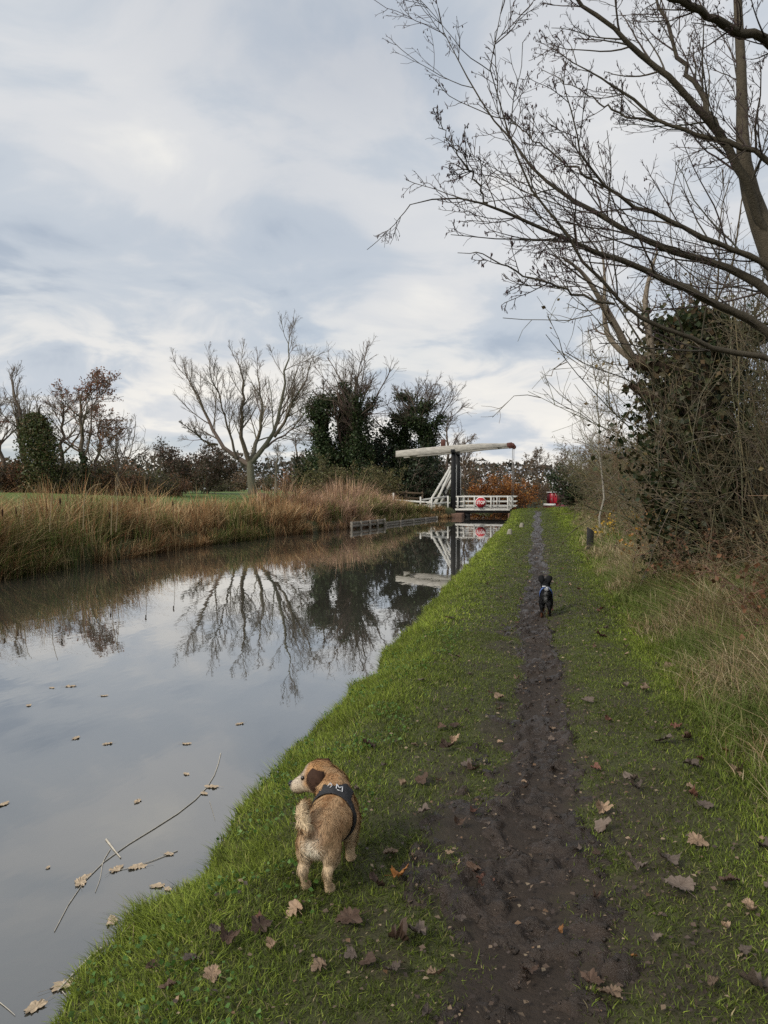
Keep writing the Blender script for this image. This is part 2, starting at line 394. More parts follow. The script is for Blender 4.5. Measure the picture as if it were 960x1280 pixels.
glo = N('ShaderNodeBsdfGlossy'); glo.inputs['Roughness'].default_value = 0.015; glo.inputs[0].default_value = (0.97, 0.97, 0.97, 1); L(bw.outputs[0], glo.inputs['Normal'])
fr = N('ShaderNodeFresnel'); fr.inputs[0].default_value = 1.36; L(bw.outputs[0], fr.inputs['Normal'])
ms = N('ShaderNodeMixShader'); L(MATH('POWER', fr.outputs[0], 0.46), ms.inputs[0]); L(dif.outputs[0], ms.inputs[1]); L(glo.outputs[0], ms.inputs[2]); L(ms.outputs[0], out.inputs[0])
M_water = m; nt = W.node_tree
wv = np.array([-60, -30, -10, 0, 10, 20, 30, 40, 46, 50, 55, 60, 66, 72, 80, 90, 110, 140, 200, 400], float)
wl = np.stack([np.interp(wv, KV, KL) - 0.9, wv, wv * 0 + WZ], 1); wr = np.stack([np.interp(wv, KV, KR) + 0.6, wv, wv * 0 + WZ], 1)
n_ = len(wv); i_ = np.arange(n_ - 1)
tag(build('water', np.concatenate([wl, wr]), [np.stack([i_, i_ + n_, i_ + n_ + 1, i_ + 1], 1)], M_water), kind='structure')

# ------------------------------------------------------------------ turf
rng = np.random.default_rng(11)
def scatter(u0, u1, v0, v1, dens):
    n = int((u1 - u0) * (v1 - v0) * dens); return rng.uniform(u0, u1, n), rng.uniform(v0, v1, n)
acc = Acc()
GREENS = np.array([[0.165, 0.225, 0.030], [0.300, 0.370, 0.055], [0.115, 0.145, 0.028], [0.330, 0.320, 0.095], [0.38, 0.31, 0.17]])
for (v0, v1, dens, ww, segs, hs) in ((1.3, 3.3, 18000, 0.0038, 2, 1.0), (3.3, 8, 10500, 0.0060, 1, 1.05), (8, 16, 3500, 0.012, 1, 1.1), (16, 30, 1300, 0.021, 1, 1.15), (30, 62, 500, 0.040, 1, 1.2)):
    u, v = scatter(-1.75, 2.4 if v0 < 16 else 3.0, v0, v1, dens)
    ru = Ru(v); md = mudmask(u, v)
    clump = fbm(u * 6, v * 6, 61, 3)
    tuft = sstep(0.60, 0.72, fbm(u * 9, v * 7, 63, 3)) * np.interp(np.abs(u), [.08, .3], [.0, .8])
    keep_p = np.maximum(np.clip(1.12 - md * 1.25, 0, 1), tuft * .7) * (0.40 + 1.0 * clump) * (u > ru - 0.06)
    edge = np.exp(-((u - ru - 0.15) / 0.28) ** 2); right = sstep(0.75, 1.3, u)
    trod = np.exp(-((u - 0.05) / 0.75) ** 4)
    worn = sstep(.44, .60, fbm(u * 4.5, v * 3.2, 64, 4)) * trod * np.interp(v, [0, 5, 14, 30], [.85, .75, .5, .3]) * np.where(u > .25, .68, 1)
    keep_p = np.clip(keep_p * 1.25, 0, 1) * (1 - worn)
    k = rng.uniform(size=len(u)) < keep_p
    u, v, ru, edge, right, clump, trod, md = (a[k] for a in (u, v, ru, edge, right, clump, trod, md))
    n = len(u); h = (0.018 + 0.022 * clump + 0.045 * edge * np.clip(2.6 * (fbm(u * 3, v * 3.5, 66, 3) - .33), .15, 1.5) + 0.035 * right) * rng.uniform(0.6, 1.5, n) * hs * (1 - 0.35 * trod)
    big = fbm(u * 1.3, v * 1.0, 62, 3)
    pw = np.stack([0.8 + 0 * u, 0.26 + 2.6 * edge + 0.9 * right * (big > .45), 0.7 + 0.9 * trod, 0.10 + 0.25 * edge, 0.03 + 0.06 * trod + 0.05 * right], 1)
    pw /= pw.sum(1, keepdims=True); ci = (rng.uniform(size=(n, 1)) > np.cumsum(pw, 1)).sum(1).clip(0, 4)
    c = GREENS[ci] * (1 + rng.normal(size=(n, 1)) * 0.32) * (0.6 + 0.8 * big[:, None]) * (1 - .22 * trod[:, None]); c = np.clip(c, 0.004, 0.6)
    az = rng.uniform(0, 2 * np.pi, n); az = np.where((edge > 0.5) & (rng.uniform(size=n) < 0.55), np.pi + rng.normal(size=n) * 0.7, az)
    base = np.stack([u, v, np.where(md > .12, np.maximum(zg(u, v), zp(u, v)), zg(u, v)) - 0.006], 1)
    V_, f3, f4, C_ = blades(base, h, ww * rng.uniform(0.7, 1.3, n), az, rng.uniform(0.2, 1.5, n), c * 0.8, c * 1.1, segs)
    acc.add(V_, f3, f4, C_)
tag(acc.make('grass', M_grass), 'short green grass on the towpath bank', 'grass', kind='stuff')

# rough pale grass of the right verge, and coarse green tussocks in it
acc = Acc()
for v0, v1, dens, ww, segs in ((2.2, 8, 3000, 0.0054, 2), (8, 16, 2400, 0.009, 2), (16, 34, 600, 0.018, 2)):
    u, v = scatter(1.0, 3.2, v0, v1, dens)
    cl = fbm(u * 2.2, v * 1.6, 71, 3)
    edge_u = 1.02 + 0.45 * (fbm(v * 0.8, v * 0 + 2, 72) - 0.5) + np.interp(v, [0, 6, 20, 34], [0.12, -0.06, 0.12, 0.5])
    k = rng.uniform(size=len(u)) < sstep(edge_u - 0.15, edge_u + 0.35, u) * (0.3 + 1.1 * cl)
    u, v, cl = u[k], v[k], cl[k]; n = len(u)
    edge_u = edge_u[k]
    gr = (fbm(u * 1.7, v * 1.5, 73, 3) > 0.57) | (rng.uniform(size=n) < .18)
    h = rng.uniform(0.14, 0.52, n) * (0.6 + 0.8 * cl) * (0.40 + 0.80 * sstep(0.0, 0.9, u - edge_u))
    c = np.where(gr[:, None], pick([[0.14, 0.19, 0.045], [0.25, 0.235, 0.10]], [3, 1], n, rng), pick([[0.42, 0.32, 0.19], [0.29, 0.20, 0.11], [0.52, 0.43, 0.28], [0.19, 0.20, 0.07]], [4, 3, 3, 2], n, rng, .28))
    V_, f3, f4, C_ = blades(np.stack([u, v, zg(u, v) - 0.01], 1), h, ww * rng.uniform(.6, 1.3, n), rng.uniform(0, 2 * np.pi, n), rng.uniform(0.2, 1.9, n), c * 0.8, c * 1.1, segs)
    acc.add(V_, f3, f4, C_)
tag(acc.make('dry_grass', M_dry), 'long pale dry grass along the foot of the hedgerow', 'grass', kind='stuff')

# small round leaved weeds on the bank edge
u, v = scatter(-1.5, -0.75, 1.6, 8, 900); k = fbm(u * 4, v * 3, 81, 3) > 0.53; u, v = u[k], v[k]; n = len(u)
pos = np.stack([u, v, zg(u, v) + rng.uniform(0.015, 0.06, n)], 1)
V_, f3 = leafquads(pos, rng.uniform(0.010, 0.024, n), rng, flat=0.75, asp=0.95)
acc = Acc(); acc.add(V_, f3, None, np.repeat(pick([[0.075, 0.15, 0.03], [0.12, 0.2, 0.05]], [2, 1], n, rng), 4, axis=0))
tag(acc.make('clover', M_leaf), 'low clover leaves among the bank grass', 'clover', kind='stuff')

# ------------------------------------------------------------------ reed fringe of the far bank
acc = Acc(); rng = np.random.default_rng(21)
n = 92000; v = np.concatenate([rng.uniform(7, 30, 52000), rng.uniform(30, 48.5, 40000)])
depth_in = rng.uniform(0, 1, n) ** 1.3
u = Lu(v) + 0.15 - depth_in * 3.2
cl = fbm(u * 0.8, v * 0.5, 91, 3); cl2 = fbm(u * 2.1, v * 1.6, 92, 3)
tall = sstep(31, 36, v) * sstep(46.5, 42, v)
hh = (0.42 + 0.92 * depth_in ** 0.6) * (0.40 + 1.15 * cl) * rng.uniform(0.5, 1.2, n) * (1 + 0.30 * tall)
hh = hh * np.interp(v, [7, 14, 24, 30, 42, 46, 48.5], [1.0, 1.0, 0.92, 0.8, 0.95, 0.6, 0.35])
k = rng.uniform(size=n) < 1.9 * (cl2 - .28)
u, v, hh, depth_in, cl, cl2, tall = (a[k] for a in (u, v, hh, depth_in, cl, cl2, tall)); n = len(u)
greeny = (fbm(v * 0.45, u * 0.7, 93, 3) > 0.54) & (depth_in < 0.6) & (rng.uniform(size=n) < .75)
pal_dry = pick([[0.26, 0.185, 0.10], [0.17, 0.105, 0.055], [0.33, 0.26, 0.16], [0.20, 0.10, 0.055], [0.10, 0.085, 0.045]], [5, 4, 3, 2, 3], n, rng, .38)
pal_pink = pick([[0.30, 0.19, 0.135], [0.38, 0.26, 0.18], [0.2, 0.13, 0.08]], [2, 2, 1], n, rng, .3)
pal_gr = pick([[0.085, 0.115, 0.03], [0.14, 0.15, 0.045], [0.27, 0.21, 0.11]], [3, 2, 2], n, rng, .35)
pal_dry *= np.array([1.5, 1.38, 1.25]); pal_pink *= 1.3; pal_gr *= 1.25
c = np.where(greeny[:, None], pal_gr, np.where((rng.uniform(size=n) < tall * .8)[:, None], pal_pink, pal_dry))
ww = np.interp(v, [7, 50], [0.011, 0.030]) * rng.uniform(.6, 1.4, n)
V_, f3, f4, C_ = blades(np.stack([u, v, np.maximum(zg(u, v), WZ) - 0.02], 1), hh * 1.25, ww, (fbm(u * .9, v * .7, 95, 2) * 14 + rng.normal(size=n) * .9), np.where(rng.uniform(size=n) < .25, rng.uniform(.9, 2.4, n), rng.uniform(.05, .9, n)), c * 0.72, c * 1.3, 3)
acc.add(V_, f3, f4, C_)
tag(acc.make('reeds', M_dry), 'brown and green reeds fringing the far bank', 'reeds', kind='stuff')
# rough grass beyond the reeds on the field side
acc = Acc(); n = 9000; v = rng.uniform(8, 75, n); u = Lu(v) - 3 - rng.uniform(0, 22, n) ** 1.0
c = pick([[0.10, 0.17, 0.035], [0.13, 0.19, 0.05], [0.16, 0.16, 0.06]], [4, 3, 1], n, rng)
V_, f3, f4, C_ = blades(np.stack([u, v, zg(u, v) - .02], 1), rng.uniform(0.08, 0.3, n), rng.uniform(.03, .06, n), rng.uniform(0, 6.28, n), rng.uniform(.2, 1, n), c, c, 1)
acc.add(V_, f3, f4, C_); tag(acc.make('meadow_grass', M_grass), 'green pasture grass behind the reeds', 'grass', kind='stuff')

# bulrushes that stand up out of the reeds
for i, (px, py, D) in enumerate(((75, 622, 17.0), (3, 636, 16.0), (20, 634, 17), (216, 626, 21), (181, 622, 20), (137, 640, 18.5))):
    top = P(px, py, D); b = np.array([top[0] + 0.1, top[1] + .05, zg(top[0], top[1])])
    t = thing('bulrush', 'tall bulrush with dark brown head rising above the reeds', 'bulrush', b, 0, 'bulrushes on the far bank')
    a = Acc(); pts = resample(np.array([[0, 0, 0], (top - b) * [.5, .5, .55], top - b]), 6)[None]
    a.tubes(pts, np.full((1, 6), 0.006), 4, (0.25, 0.19, 0.1)); a.make('stem', M_dry, t)
    a = Acc(); q = np.stack([top - b + np.array([0, 0, -0.16 + .04 * k]) for k in range(5)])[None]
    a.tubes(q, np.array([[.008, .018, .019, .018, .006]]), 6, (0.045, 0.025, 0.015)); a.make('head', M_dry, t)
for i, (pts, D) in enumerate((([(139, 668), (140, 625), (144, 608), (150, 604)], 18), ([(62, 665), (64, 620), (70, 603)], 17), ([(104, 662), (105, 615), (118, 603), (128, 604)], 17.5), ([(28, 655), (30, 615), (37, 604)], 17), ([(145, 665), (148, 620), (140, 600), (147, 590)], 19))):
    q = resample(np.array([P(x, y, D) for x, y in pts]), 8); a = Acc(); a.tubes(q[None], np.linspace(.012, .006, 8)[None], 4, (0.40, 0.32, 0.2))
    tag(a.make('reed_stalk', M_dry), 'bent bleached reed stalk taller than the reeds around it', 'reed', 'bleached stalks in the reed fringe')

# ------------------------------------------------------------------ trees
def rel(pts, b): return [np.asarray(p) - b for p in pts]
def ivy_leaves(acc, Pl, Rl, n, rng, shell, size, pal=None, ragged=0.5):
    """ivy wrapped round a polyline stem Pl (K,3) with shell thickness Rl (K,)"""
    t = rng.uniform(0, 1, n); f = t * (len(Pl) - 1); i = np.minimum(f.astype(int), len(Pl) - 2); w = (f - i)[:, None]
    c = Pl[i] * (1 - w) + Pl[i + 1] * w; r = np.interp(t, np.linspace(0, 1, len(Rl)), Rl)
    az = rng.uniform(0, 2 * np.pi, n)
    lump = 0.30 + ragged * 2.6 * np.clip((fbm(np.sin(az) * 1.7 + 20, np.cos(az) * 1.7 + t * 8 + Pl[0, 0], int(rng.integers(1000)), 3) - .27) * 1.7, 0, 1)
    rr = r * lump * np.sqrt(rng.uniform(0.15, 1.1, n))
    d = np.stack([np.cos(az), np.sin(az), rng.normal(size=n) * 0.3], 1)
    V_, f3 = leafquads(c + d * rr[:, None], size * rng.uniform(0.6, 1.3, n), rng, asp=0.85, normal=d)
    acc.add(V_, f3, None, np.repeat(pick(pal or [[0.020, 0.038, 0.012], [0.032, 0.055, 0.016], [0.05, 0.045, 0.02]], [4, 3, 1], n, rng, 0.25), 4, axis=0))
def twig_set(acc, Pl, Rl, levels, rng, cols, sides=(5, 4, 3, 3)):
    """adds levels of side branches to limbs; levels: list of dict(n, len, ang, K, wig, trop, rr, tr, rmin). returns finest set"""
    cur = (Pl, Rl); allp = []
    for li, lv in enumerate(levels):
        nx = grow(cur[0], cur[1], lv['n'], lv.get('tr', (0.15, 1.0)), lv['len'], lv['ang'], lv['K'], lv['wig'], lv['trop'], lv['rr'], rng, lv.get('rend', 0.3), lv.get('rmin', 0.0), tropv=lv.get('tropv', (0, 0, 1)))
        acc.tubes(nx[0], nx[1], sides[min(li + 1, 3)], vary(cols[min(li, len(cols) - 1)], len(nx[0]), rng, 0.15))
        cur = nx; allp.append(nx)
    return allp
GREYB = (0.17, 0.15, 0.12); DARKB = (0.135, 0.108, 0.084); REDB = (0.115, 0.088, 0.070)

def limb_array(lines, K):
    """lines: list of list of (x,y,z,r)"""
    A = np.stack([resample(np.array(l, float), K) for l in lines]); return A[:, :, :3], A[:, :, 3]

# --- big bare tree in the pasture across the canal
def pxline(pts, D, b, dd=0.0, rs=None):
    out_ = []
    for k, q in enumerate(pts):
        p = P(q[0], q[1], D + dd * k / max(1, len(pts) - 1)) - b; out_.append((*p, q[2]))
    return out_
rng = np.random.default_rng(31)
D5 = 70; b5 = P(315, 617, D5); b5[2] = zg(b5[0], b5[1]) - 0.1
t = thing('bare_tree', 'big bare tree with pale spreading limbs standing alone in the green pasture', 'tree', b5)
main = [pxline([(316, 617, .78), (314, 600, .62), (313, 584, .60), (312, 572, .5)], D5, b5),
        pxline([(313, 582, .48), (296, 572, .36), (272, 556, .30), (262, 528, .24), (252, 500, .17), (238, 478, .10), (232, 466, .05)], D5, b5, 2),
        pxline([(312, 578, .42), (305, 560, .34), (299, 536, .30), (306, 505, .22), (304, 474, .15), (298, 452, .06)], D5, b5, -3),
        pxline([(314, 578, .46), (328, 562, .36), (343, 546, .32), (350, 518, .26), (352, 486, .2), (360, 452, .13), (362, 418, .05)], D5, b5, 1),
        pxline([(314, 576, .40), (322, 552, .30), (328, 520, .22), (326, 490, .15), (322, 462, .06)], D5, b5, 4),
        pxline([(343, 546, .28), (358, 524, .22), (370, 498, .16), (384, 470, .09), (392, 446, .04)], D5, b5, -3),
        pxline([(272, 556, .2), (255, 552, .14), (242, 540, .10), (228, 530, .05)], D5, b5, -3),
        pxline([(296, 572, .22), (284, 540, .16), (280, 508, .12), (268, 480, .08), (262, 460, .04)], D5, b5, -4),
        pxline([(328, 562, .2), (350, 548, .15), (372, 530, .1), (392, 505, .04)], D5, b5, 5)]
Pl, Rl = limb_array(main, 12); Rl = Rl * .58
Pl[1:, 2:-1] += rng.normal(size=Pl[1:, 2:-1].shape) * .08
a = Acc(); a.tubes(Pl, Rl, 7, vary((0.15, 0.125, 0.095), len(Pl), rng, .05)); a.make('trunk', M_bark, t, True)
a = Acc()
twig_set(a, Pl[1:], Rl[1:], [dict(n=15, len=.46, ang=(18, 45), K=7, wig=.08, trop=.09, rr=.42, tr=(.2, 1), rmin=.034),
                             dict(n=8, len=.60, ang=(18, 48), K=5, wig=.08, trop=.08, rr=.55, rmin=.018),
                             dict(n=5, len=.66, ang=(18, 48), K=3, wig=.09, trop=.06, rr=.65, rmin=.011)], rng, [(0.19, 0.16, 0.125), (0.15, 0.125, 0.10), (0.13, 0.105, 0.085)])
a.make('crown', M_twig, t)

def wild_tree(name, label, base, H, seed, lean=(0, 0), spread=1.0, ivy=None, leaf=None, tint=DARKB, group=None, r0=None, crown_from=.35, n1=14, n2=8, n3=5, trop=.06, fine=.017, trunk_h=0.75, ang=(30, 65)):
    """tree with its own trunk, limbs, twigs and, if any, ivy or the last leaves"""
    rg = np.random.default_rng(seed); t = thing(name, label, 'tree', base, 0, group)
    r0 = r0 or H * 0.022; K = 12; z = np.linspace(0, H * trunk_h, K)
    wob = np.cumsum(rg.normal(size=(K, 2)) * H * 0.012, axis=0)
    pts = np.stack([lean[0] * z / H + wob[:, 0], lean[1] * z / H + wob[:, 1], z], 1)[None]; pts[:, 0] = (0, 0, -0.15)
    rad = (r0 * np.linspace(1.15, 0.25, K))[None]; rad[0, 0] *= 1.3
    a = Acc(); a.tubes(pts, rad, 7, tint); a.make('trunk', M_bark, t, True)
    a = Acc()
    sets = twig_set(a, pts, rad, [dict(n=n1, len=.52 * spread, ang=ang, K=9, wig=.12, trop=trop, rr=.5, tr=(crown_from, 1), rmin=fine * 2.2),
                                  dict(n=n2, len=.60, ang=(20, 55), K=6, wig=.14, trop=trop * .7, rr=.55, tr=(.15, 1), rmin=fine * 1.3),
                                  dict(n=n3, len=.62, ang=(20, 55), K=3, wig=.16, trop=trop * .5, rr=.6, rmin=fine * .8)], rg, [tint, tint, np.array(tint) * 1.05])
    a.make('crown', M_twig, t)
    if ivy:
        a = Acc(); top = ivy['top']; kk = max(3, int(K * top)); Pl_ = pts[0, :kk]; tt_ = np.linspace(0, 1, kk); Rl_ = ivy['r'] * (np.sin(np.pi * (.22 + .74 * tt_)) ** .7 if ivy.get('round') else np.linspace(1.0, ivy.get('taper', .6), kk)); Rl_[-1] *= .45
        ivy_leaves(a, Pl_, Rl_, ivy['n'], rg, 0, ivy['s'], ivy.get('pal'))
        if ivy.get('limbs'):
            for q in sets[0][0][:ivy['limbs']]: ivy_leaves(a, q[:5], np.full(5, ivy['r'] * .4), ivy['n'] // 10, rg, 0, ivy['s'], ivy.get('pal'))
        a.make('ivy', M_leaf, t)
    if leaf:
        a = Acc(); fp_ = sets[2][0]; n = leaf['n']; i = rg.integers(len(fp_), size=n); j = rg.integers(1, 3, size=n)
        c = fp_[i, j] + rg.normal(size=(n, 3)) * .12
        if 'where' in leaf: kq = leaf['where'](c); c = c[kq]; n = len(c)
        V_, f3 = leafquads(c, leaf['s'] * rg.uniform(.6, 1.3, n), rg, asp=.7)
        a.add(V_, f3, None, np.repeat(pick(leaf['pal'], leaf.get('w', [1] * len(leaf['pal'])), n, rg), 4, axis=0)); a.make('leaves', M_leaf, t)
    return t
def gb(px, D, dz=-.1):
    p = P(px, 611, D); p[2] = zg(p[0], p[1]) + dz; return p

# --- clump of ivy clad alders left of the bridge
IV = [[0.028, 0.045, 0.016], [0.042, 0.066, 0.021], [0.06, 0.055, 0.026]]
wild_tree('alder_tree', 'ivy wrapped alder, stoutest dark column beside the bare pasture tree', gb(404, 60), 11.4, 101, (0, 0), .85, dict(top=.88, r=2.9, n=15000, s=.17, pal=IV, limbs=3, taper=.12), None, REDB, 'ivy clad alders by the bridge')
wild_tree('alder_tree', 'slim ivy wrapped alder close behind the stoutest ivy column', gb(426, 61), 12.6, 102, (.2, 0), 1.05, dict(top=.86, r=1.9, n=10500, s=.16, pal=IV, limbs=2, taper=.15), None, REDB, 'ivy clad alders by the bridge')
wild_tree('alder_tree', 'alder with a flat brown crown over a narrow ivy sleeve', gb(452, 60), 13.2, 103, (.3, 0), 1.25, dict(top=.80, r=1.6, n=9000, s=.16, pal=IV, limbs=3, taper=.25), None, REDB, 'ivy clad alders by the bridge', crown_from=.55, n1=20, ang=(30, 75))
wild_tree('alder_tree', 'ivy wrapped alder with twin dark ivy tops behind the beam end', gb(497, 62), 11.4, 104, (-.2, 0), 1.15, dict(top=.80, r=1.9, n=9500, s=.16, pal=IV, limbs=5, taper=.25), None, REDB, 'ivy clad alders by the bridge', crown_from=.5)
wild_tree('alder_tree', 'alder whose bushy ivy top leans over the white lift beam', gb(519, 61), 11.4, 105, (.6, 0), 1.2, dict(top=.84, r=2.0, n=9500, s=.16, pal=IV, limbs=5, taper=.3), None, REDB, 'ivy clad alders by the bridge', crown_from=.5)
wild_tree('bare_tree', 'thin bare tree between the ivy clad alders and lift bridge tower', gb(556, 72), 9.5, 106, (0, 0), 1.0, None, None, REDB)
wild_tree('bare_tree', 'slender bare tree rising behind the white lift beam', gb(582, 84), 8.2, 107, (0, 0), 1.0, None, dict(n=500, s=.16, pal=[[.16, .09, .04], [.2, .13, .05]]), REDB)

# --- trees of the far hedge line at the left
wild_tree('bare_tree', 'fine twigged bare tree between the ivy covered tree and the oak', gb(74, 66), 10.5, 131, (0, 0), 1.0, None, dict(n=500, s=.14, pal=[[.18, .10, .07]]), DARKB, None, n1=16)
wild_tree('bare_tree', 'leaning bare ash behind the upright poplar like stems', gb(10, 66), 11.0, 132, (-.8, 0), 1.0, None, None, DARKB, None, n1=16)
wild_tree('bare_tree', 'bare hedge tree with rusty twigs next to the low gnarled oak', gb(120, 66), 8.6, 133, (.4, 0), 1.2, None, dict(n=900, s=.15, pal=[[.22, .11, .07], [.17, .08, .05]]), DARKB, None, n1=15)
wild_tree('bare_tree', 'distant bare tree between the low oak and dark thorn bush', gb(196, 120), 9.0, 134, (0, 0), 1.2, None, None, DARKB)
wild_tree('bare_tree', 'tall bare tree with upright poplar like stems in the pasture hedge line', gb(28, 62), 12.4, 111, (0, 0), .8, None, None, DARKB, None, trop=.2, crown_from=.25, n1=15, ang=(15, 40))
wild_tree('bare_tree', 'ivy covered tree with rounded dark top beside the upright stems', gb(52, 60), 9.4, 112, (.3, 0), .8, dict(top=.92, r=2.0, n=9500, s=.17, limbs=10, round=True, pal=[[0.05, 0.068, 0.022], [0.085, 0.085, 0.03], [.15, .10, .05]]), None, DARKB)
wild_tree('oak_tree', 'tall oak holding sparse red brown leaves in the pasture hedge line', gb(92, 61), 11.0, 113, (.6, 0), 1.4, dict(top=.5, r=.55, n=900, s=.24), dict(n=2600, s=.17, pal=[[.20, .085, .05], [.26, .13, .08], [.15, .07, .05]], where=lambda c: c[:, 0] > 0.2 - 0.2 * c[:, 2] + 1.5), DARKB, None, crown_from=.3, n1=13)
wild_tree('oak_tree', 'low gnarled oak with orange brown leaves ending the pasture hedge line', gb(147, 62), 7.0, 114, (.3, 0), 1.5, None, dict(n=900, s=.16, pal=[[.22, .11, .05], [.16, .08, .04]], where=lambda c: c[:, 0] < .6), DARKB, None, crown_from=.3)
wild_tree('bare_tree', 'bare tree with pinkish twigs next to the leaning bare ash', gb(-12, 62), 9.6, 115, (0, 0), .95, None, dict(n=900, s=.16, pal=[[.2, .1, .07]]), DARKB)
wild_tree('bare_tree', 'small leafless tree right behind the big pasture tree trunk', gb(345, 95), 7.5, 116, (0, 0), .9, None, None, GREYB)
wild_tree('bare_tree', 'thin ivy stemmed tree between the pasture tree and ivy alders', gb(374, 88), 9.0, 117, (0, 0), .6, dict(top=.7, r=.4, n=700, s=.24), None, DARKB)

# --- bushes
def bush(name, label, base, wx, wy, H, seed, pal, w=None, n=5000, s=.1, tint=DARKB, stems=26, twigs=10, sub=5, group=None, r=.03, fine=.012, cat='bush', dens_low=0.0, trop=.06):
    rg = np.random.default_rng(seed); t = thing(name, label, cat, base, 0, group)
    az = rg.uniform(0, 2 * np.pi, stems); rr = np.sqrt(rg.uniform(0, 1, stems)) * .55
    b0 = np.stack([np.cos(az) * rr * wx * .5, np.sin(az) * rr * wy * .5, np.zeros(stems) - .1], 1)
    K = 8; d = np.stack([np.cos(az) * rr * wx / H * 1.1, np.sin(az) * rr * wy / H * 1.1, np.ones(stems)], 1) + rg.normal(size=(stems, 3)) * .12
    d /= np.linalg.norm(d, axis=1, keepdims=True); ln = H * rg.uniform(.6, 1.0, stems)
    Pp = np.zeros((stems, K, 3)); Pp[:, 0] = b0; p = b0
    for k in range(1, K):
        d = d + rg.normal(size=(stems, 3)) * .15; d /= np.linalg.norm(d, axis=1, keepdims=True); p = p + d * (ln / (K - 1))[:, None]; Pp[:, k] = p
    Rr = (r * rg.uniform(.6, 1.2, stems))[:, None] * np.linspace(1, .3, K)[None]
    a = Acc(); a.tubes(Pp, Rr, 4, vary(np.array(tint) * 1.2, stems, rg)); a.make('stems', M_bark, t, True)
    a = Acc(); sets = twig_set(a, Pp, Rr, [dict(n=twigs, len=.40, ang=(25, 75), K=5, wig=.2, trop=trop, rr=.5, tr=(.12, 1), rmin=fine * 1.5), dict(n=sub, len=.55, ang=(25, 70), K=3, wig=.25, trop=.03, rr=.6, rmin=fine)], rg, [tint, np.array(tint) * 1.15])
    a.make('twigs', M_twig, t)
    if n:
        q = sets[1][0]; i = rg.integers(len(q), size=n); j = rg.integers(0, 3, size=n); c = q[i, j] + rg.normal(size=(n, 3)) * s
        V_, f3 = leafquads(c, s * rg.uniform(.6, 1.4, n), rg, asp=.75)
        a = Acc(); a.add(V_, f3, None, np.repeat(pick(pal, w or [1] * len(pal), n, rg, .25), 4, axis=0)); a.make('leaves', M_leaf, t)
    return t
BR = [[.15, .11, .065], [.11, .08, .05], [.20, .12, .065]]
OL = [[.12, .12, .045], [.16, .13, .06], [.09, .09, .035]]
bush('bush', 'broad dark rounded thorn bush behind the reeds beside the pasture', gb(245, 82), 7.5, 5, 6.3, 201, [[.06, .055, .035], [.09, .065, .045], [.12, .07, .05]], n=7000, s=.22, r=.05, fine=.02)
bush('bush', 'olive bush in front of the ivy alders, nearest the tallest reeds', gb(420, 55), 5.0, 3, 3.4, 202, OL, n=5200, s=.14, r=.03, tint=(.10, .085, .05), fine=.013)
bush('bush', 'fan shaped olive willow bush at the foot of ivy alders', gb(468, 54), 3.8, 3, 3.2, 203, OL, n=2600, s=.12, r=.025, tint=(.14, .12, .06), fine=.013, trop=.12)
bush('bush', 'dark evergreen thicket between the ivy columns', gb(474, 64), 5.0, 3, 7.6, 204, [[.02, .035, .02], [.035, .05, .025]], n=7000, s=.24, r=.05, fine=.015)
bush('bush', 'shaded evergreen undergrowth below the leaning ivy top', gb(508, 60), 4.5, 3, 4.6, 205, [[.02, .032, .016], [.032, .045, .02]], n=6500, s=.2, r=.04, fine=.015)
bush('bush', 'shaded evergreen undergrowth around the stoutest ivy column', gb(400, 62), 3.5, 3, 4.8, 206, [[.02, .032, .014], [.05, .045, .02]], n=5200, s=.2, r=.04, fine=.015)
bush('bush', 'yellowing bush between tower braces and the ivy alders', gb(545, 66), 4.5, 3, 4.4, 207, [[.16, .12, .035], [.10, .085, .03], [.13, .08, .04]], n=3000, s=.13, r=.03)
bush('beech_bush', 'copper orange leafy bush behind the bridge railing', gb(616, 72), 4.2, 4, 4.6, 208, [[.36, .135, .03], [.28, .10, .03], [.42, .2, .05], [.18, .09, .04]], n=9000, s=.15, r=.035, tint=(.12, .07, .04))
bush('bush', 'small bright green shrub behind the stop sign', gb(605, 61), 1.5, 1.2, 1.25, 209, [[.11, .16, .035], [.08, .12, .03]], n=1800, s=.09, r=.012, stems=14)
bush('bush', 'brown leafless bush between copper bush and bridge tower', gb(590, 78), 4.5, 3, 4.6, 210, BR, n=2200, s=.14, tint=REDB)
bush('bush', 'brown bush behind the lifting rods of the bridge', gb(645, 82), 5, 3, 4.4, 211, [[.12, .08, .04], [.16, .10, .04]], n=3000, s=.15, tint=REDB)
wild_tree('bare_tree', 'grey brown bare tree beyond the moored red boat', gb(672, 100), 7.6, 118, (0, 0), 1.1, None, dict(n=900, s=.16, pal=BR), DARKB)
wild_tree('bare_tree', 'rounded bare tree overhanging the canal bend behind the boats', gb(706, 92), 8.0, 119, (0, 0), 1.2, None, dict(n=900, s=.16, pal=BR), DARKB)
bush('bush', 'low brown scrub on the canal bank behind the red boat', gb(668, 96), 9, 3, 2.6, 212, BR, n=3000, s=.16, tint=DARKB, fine=.02)

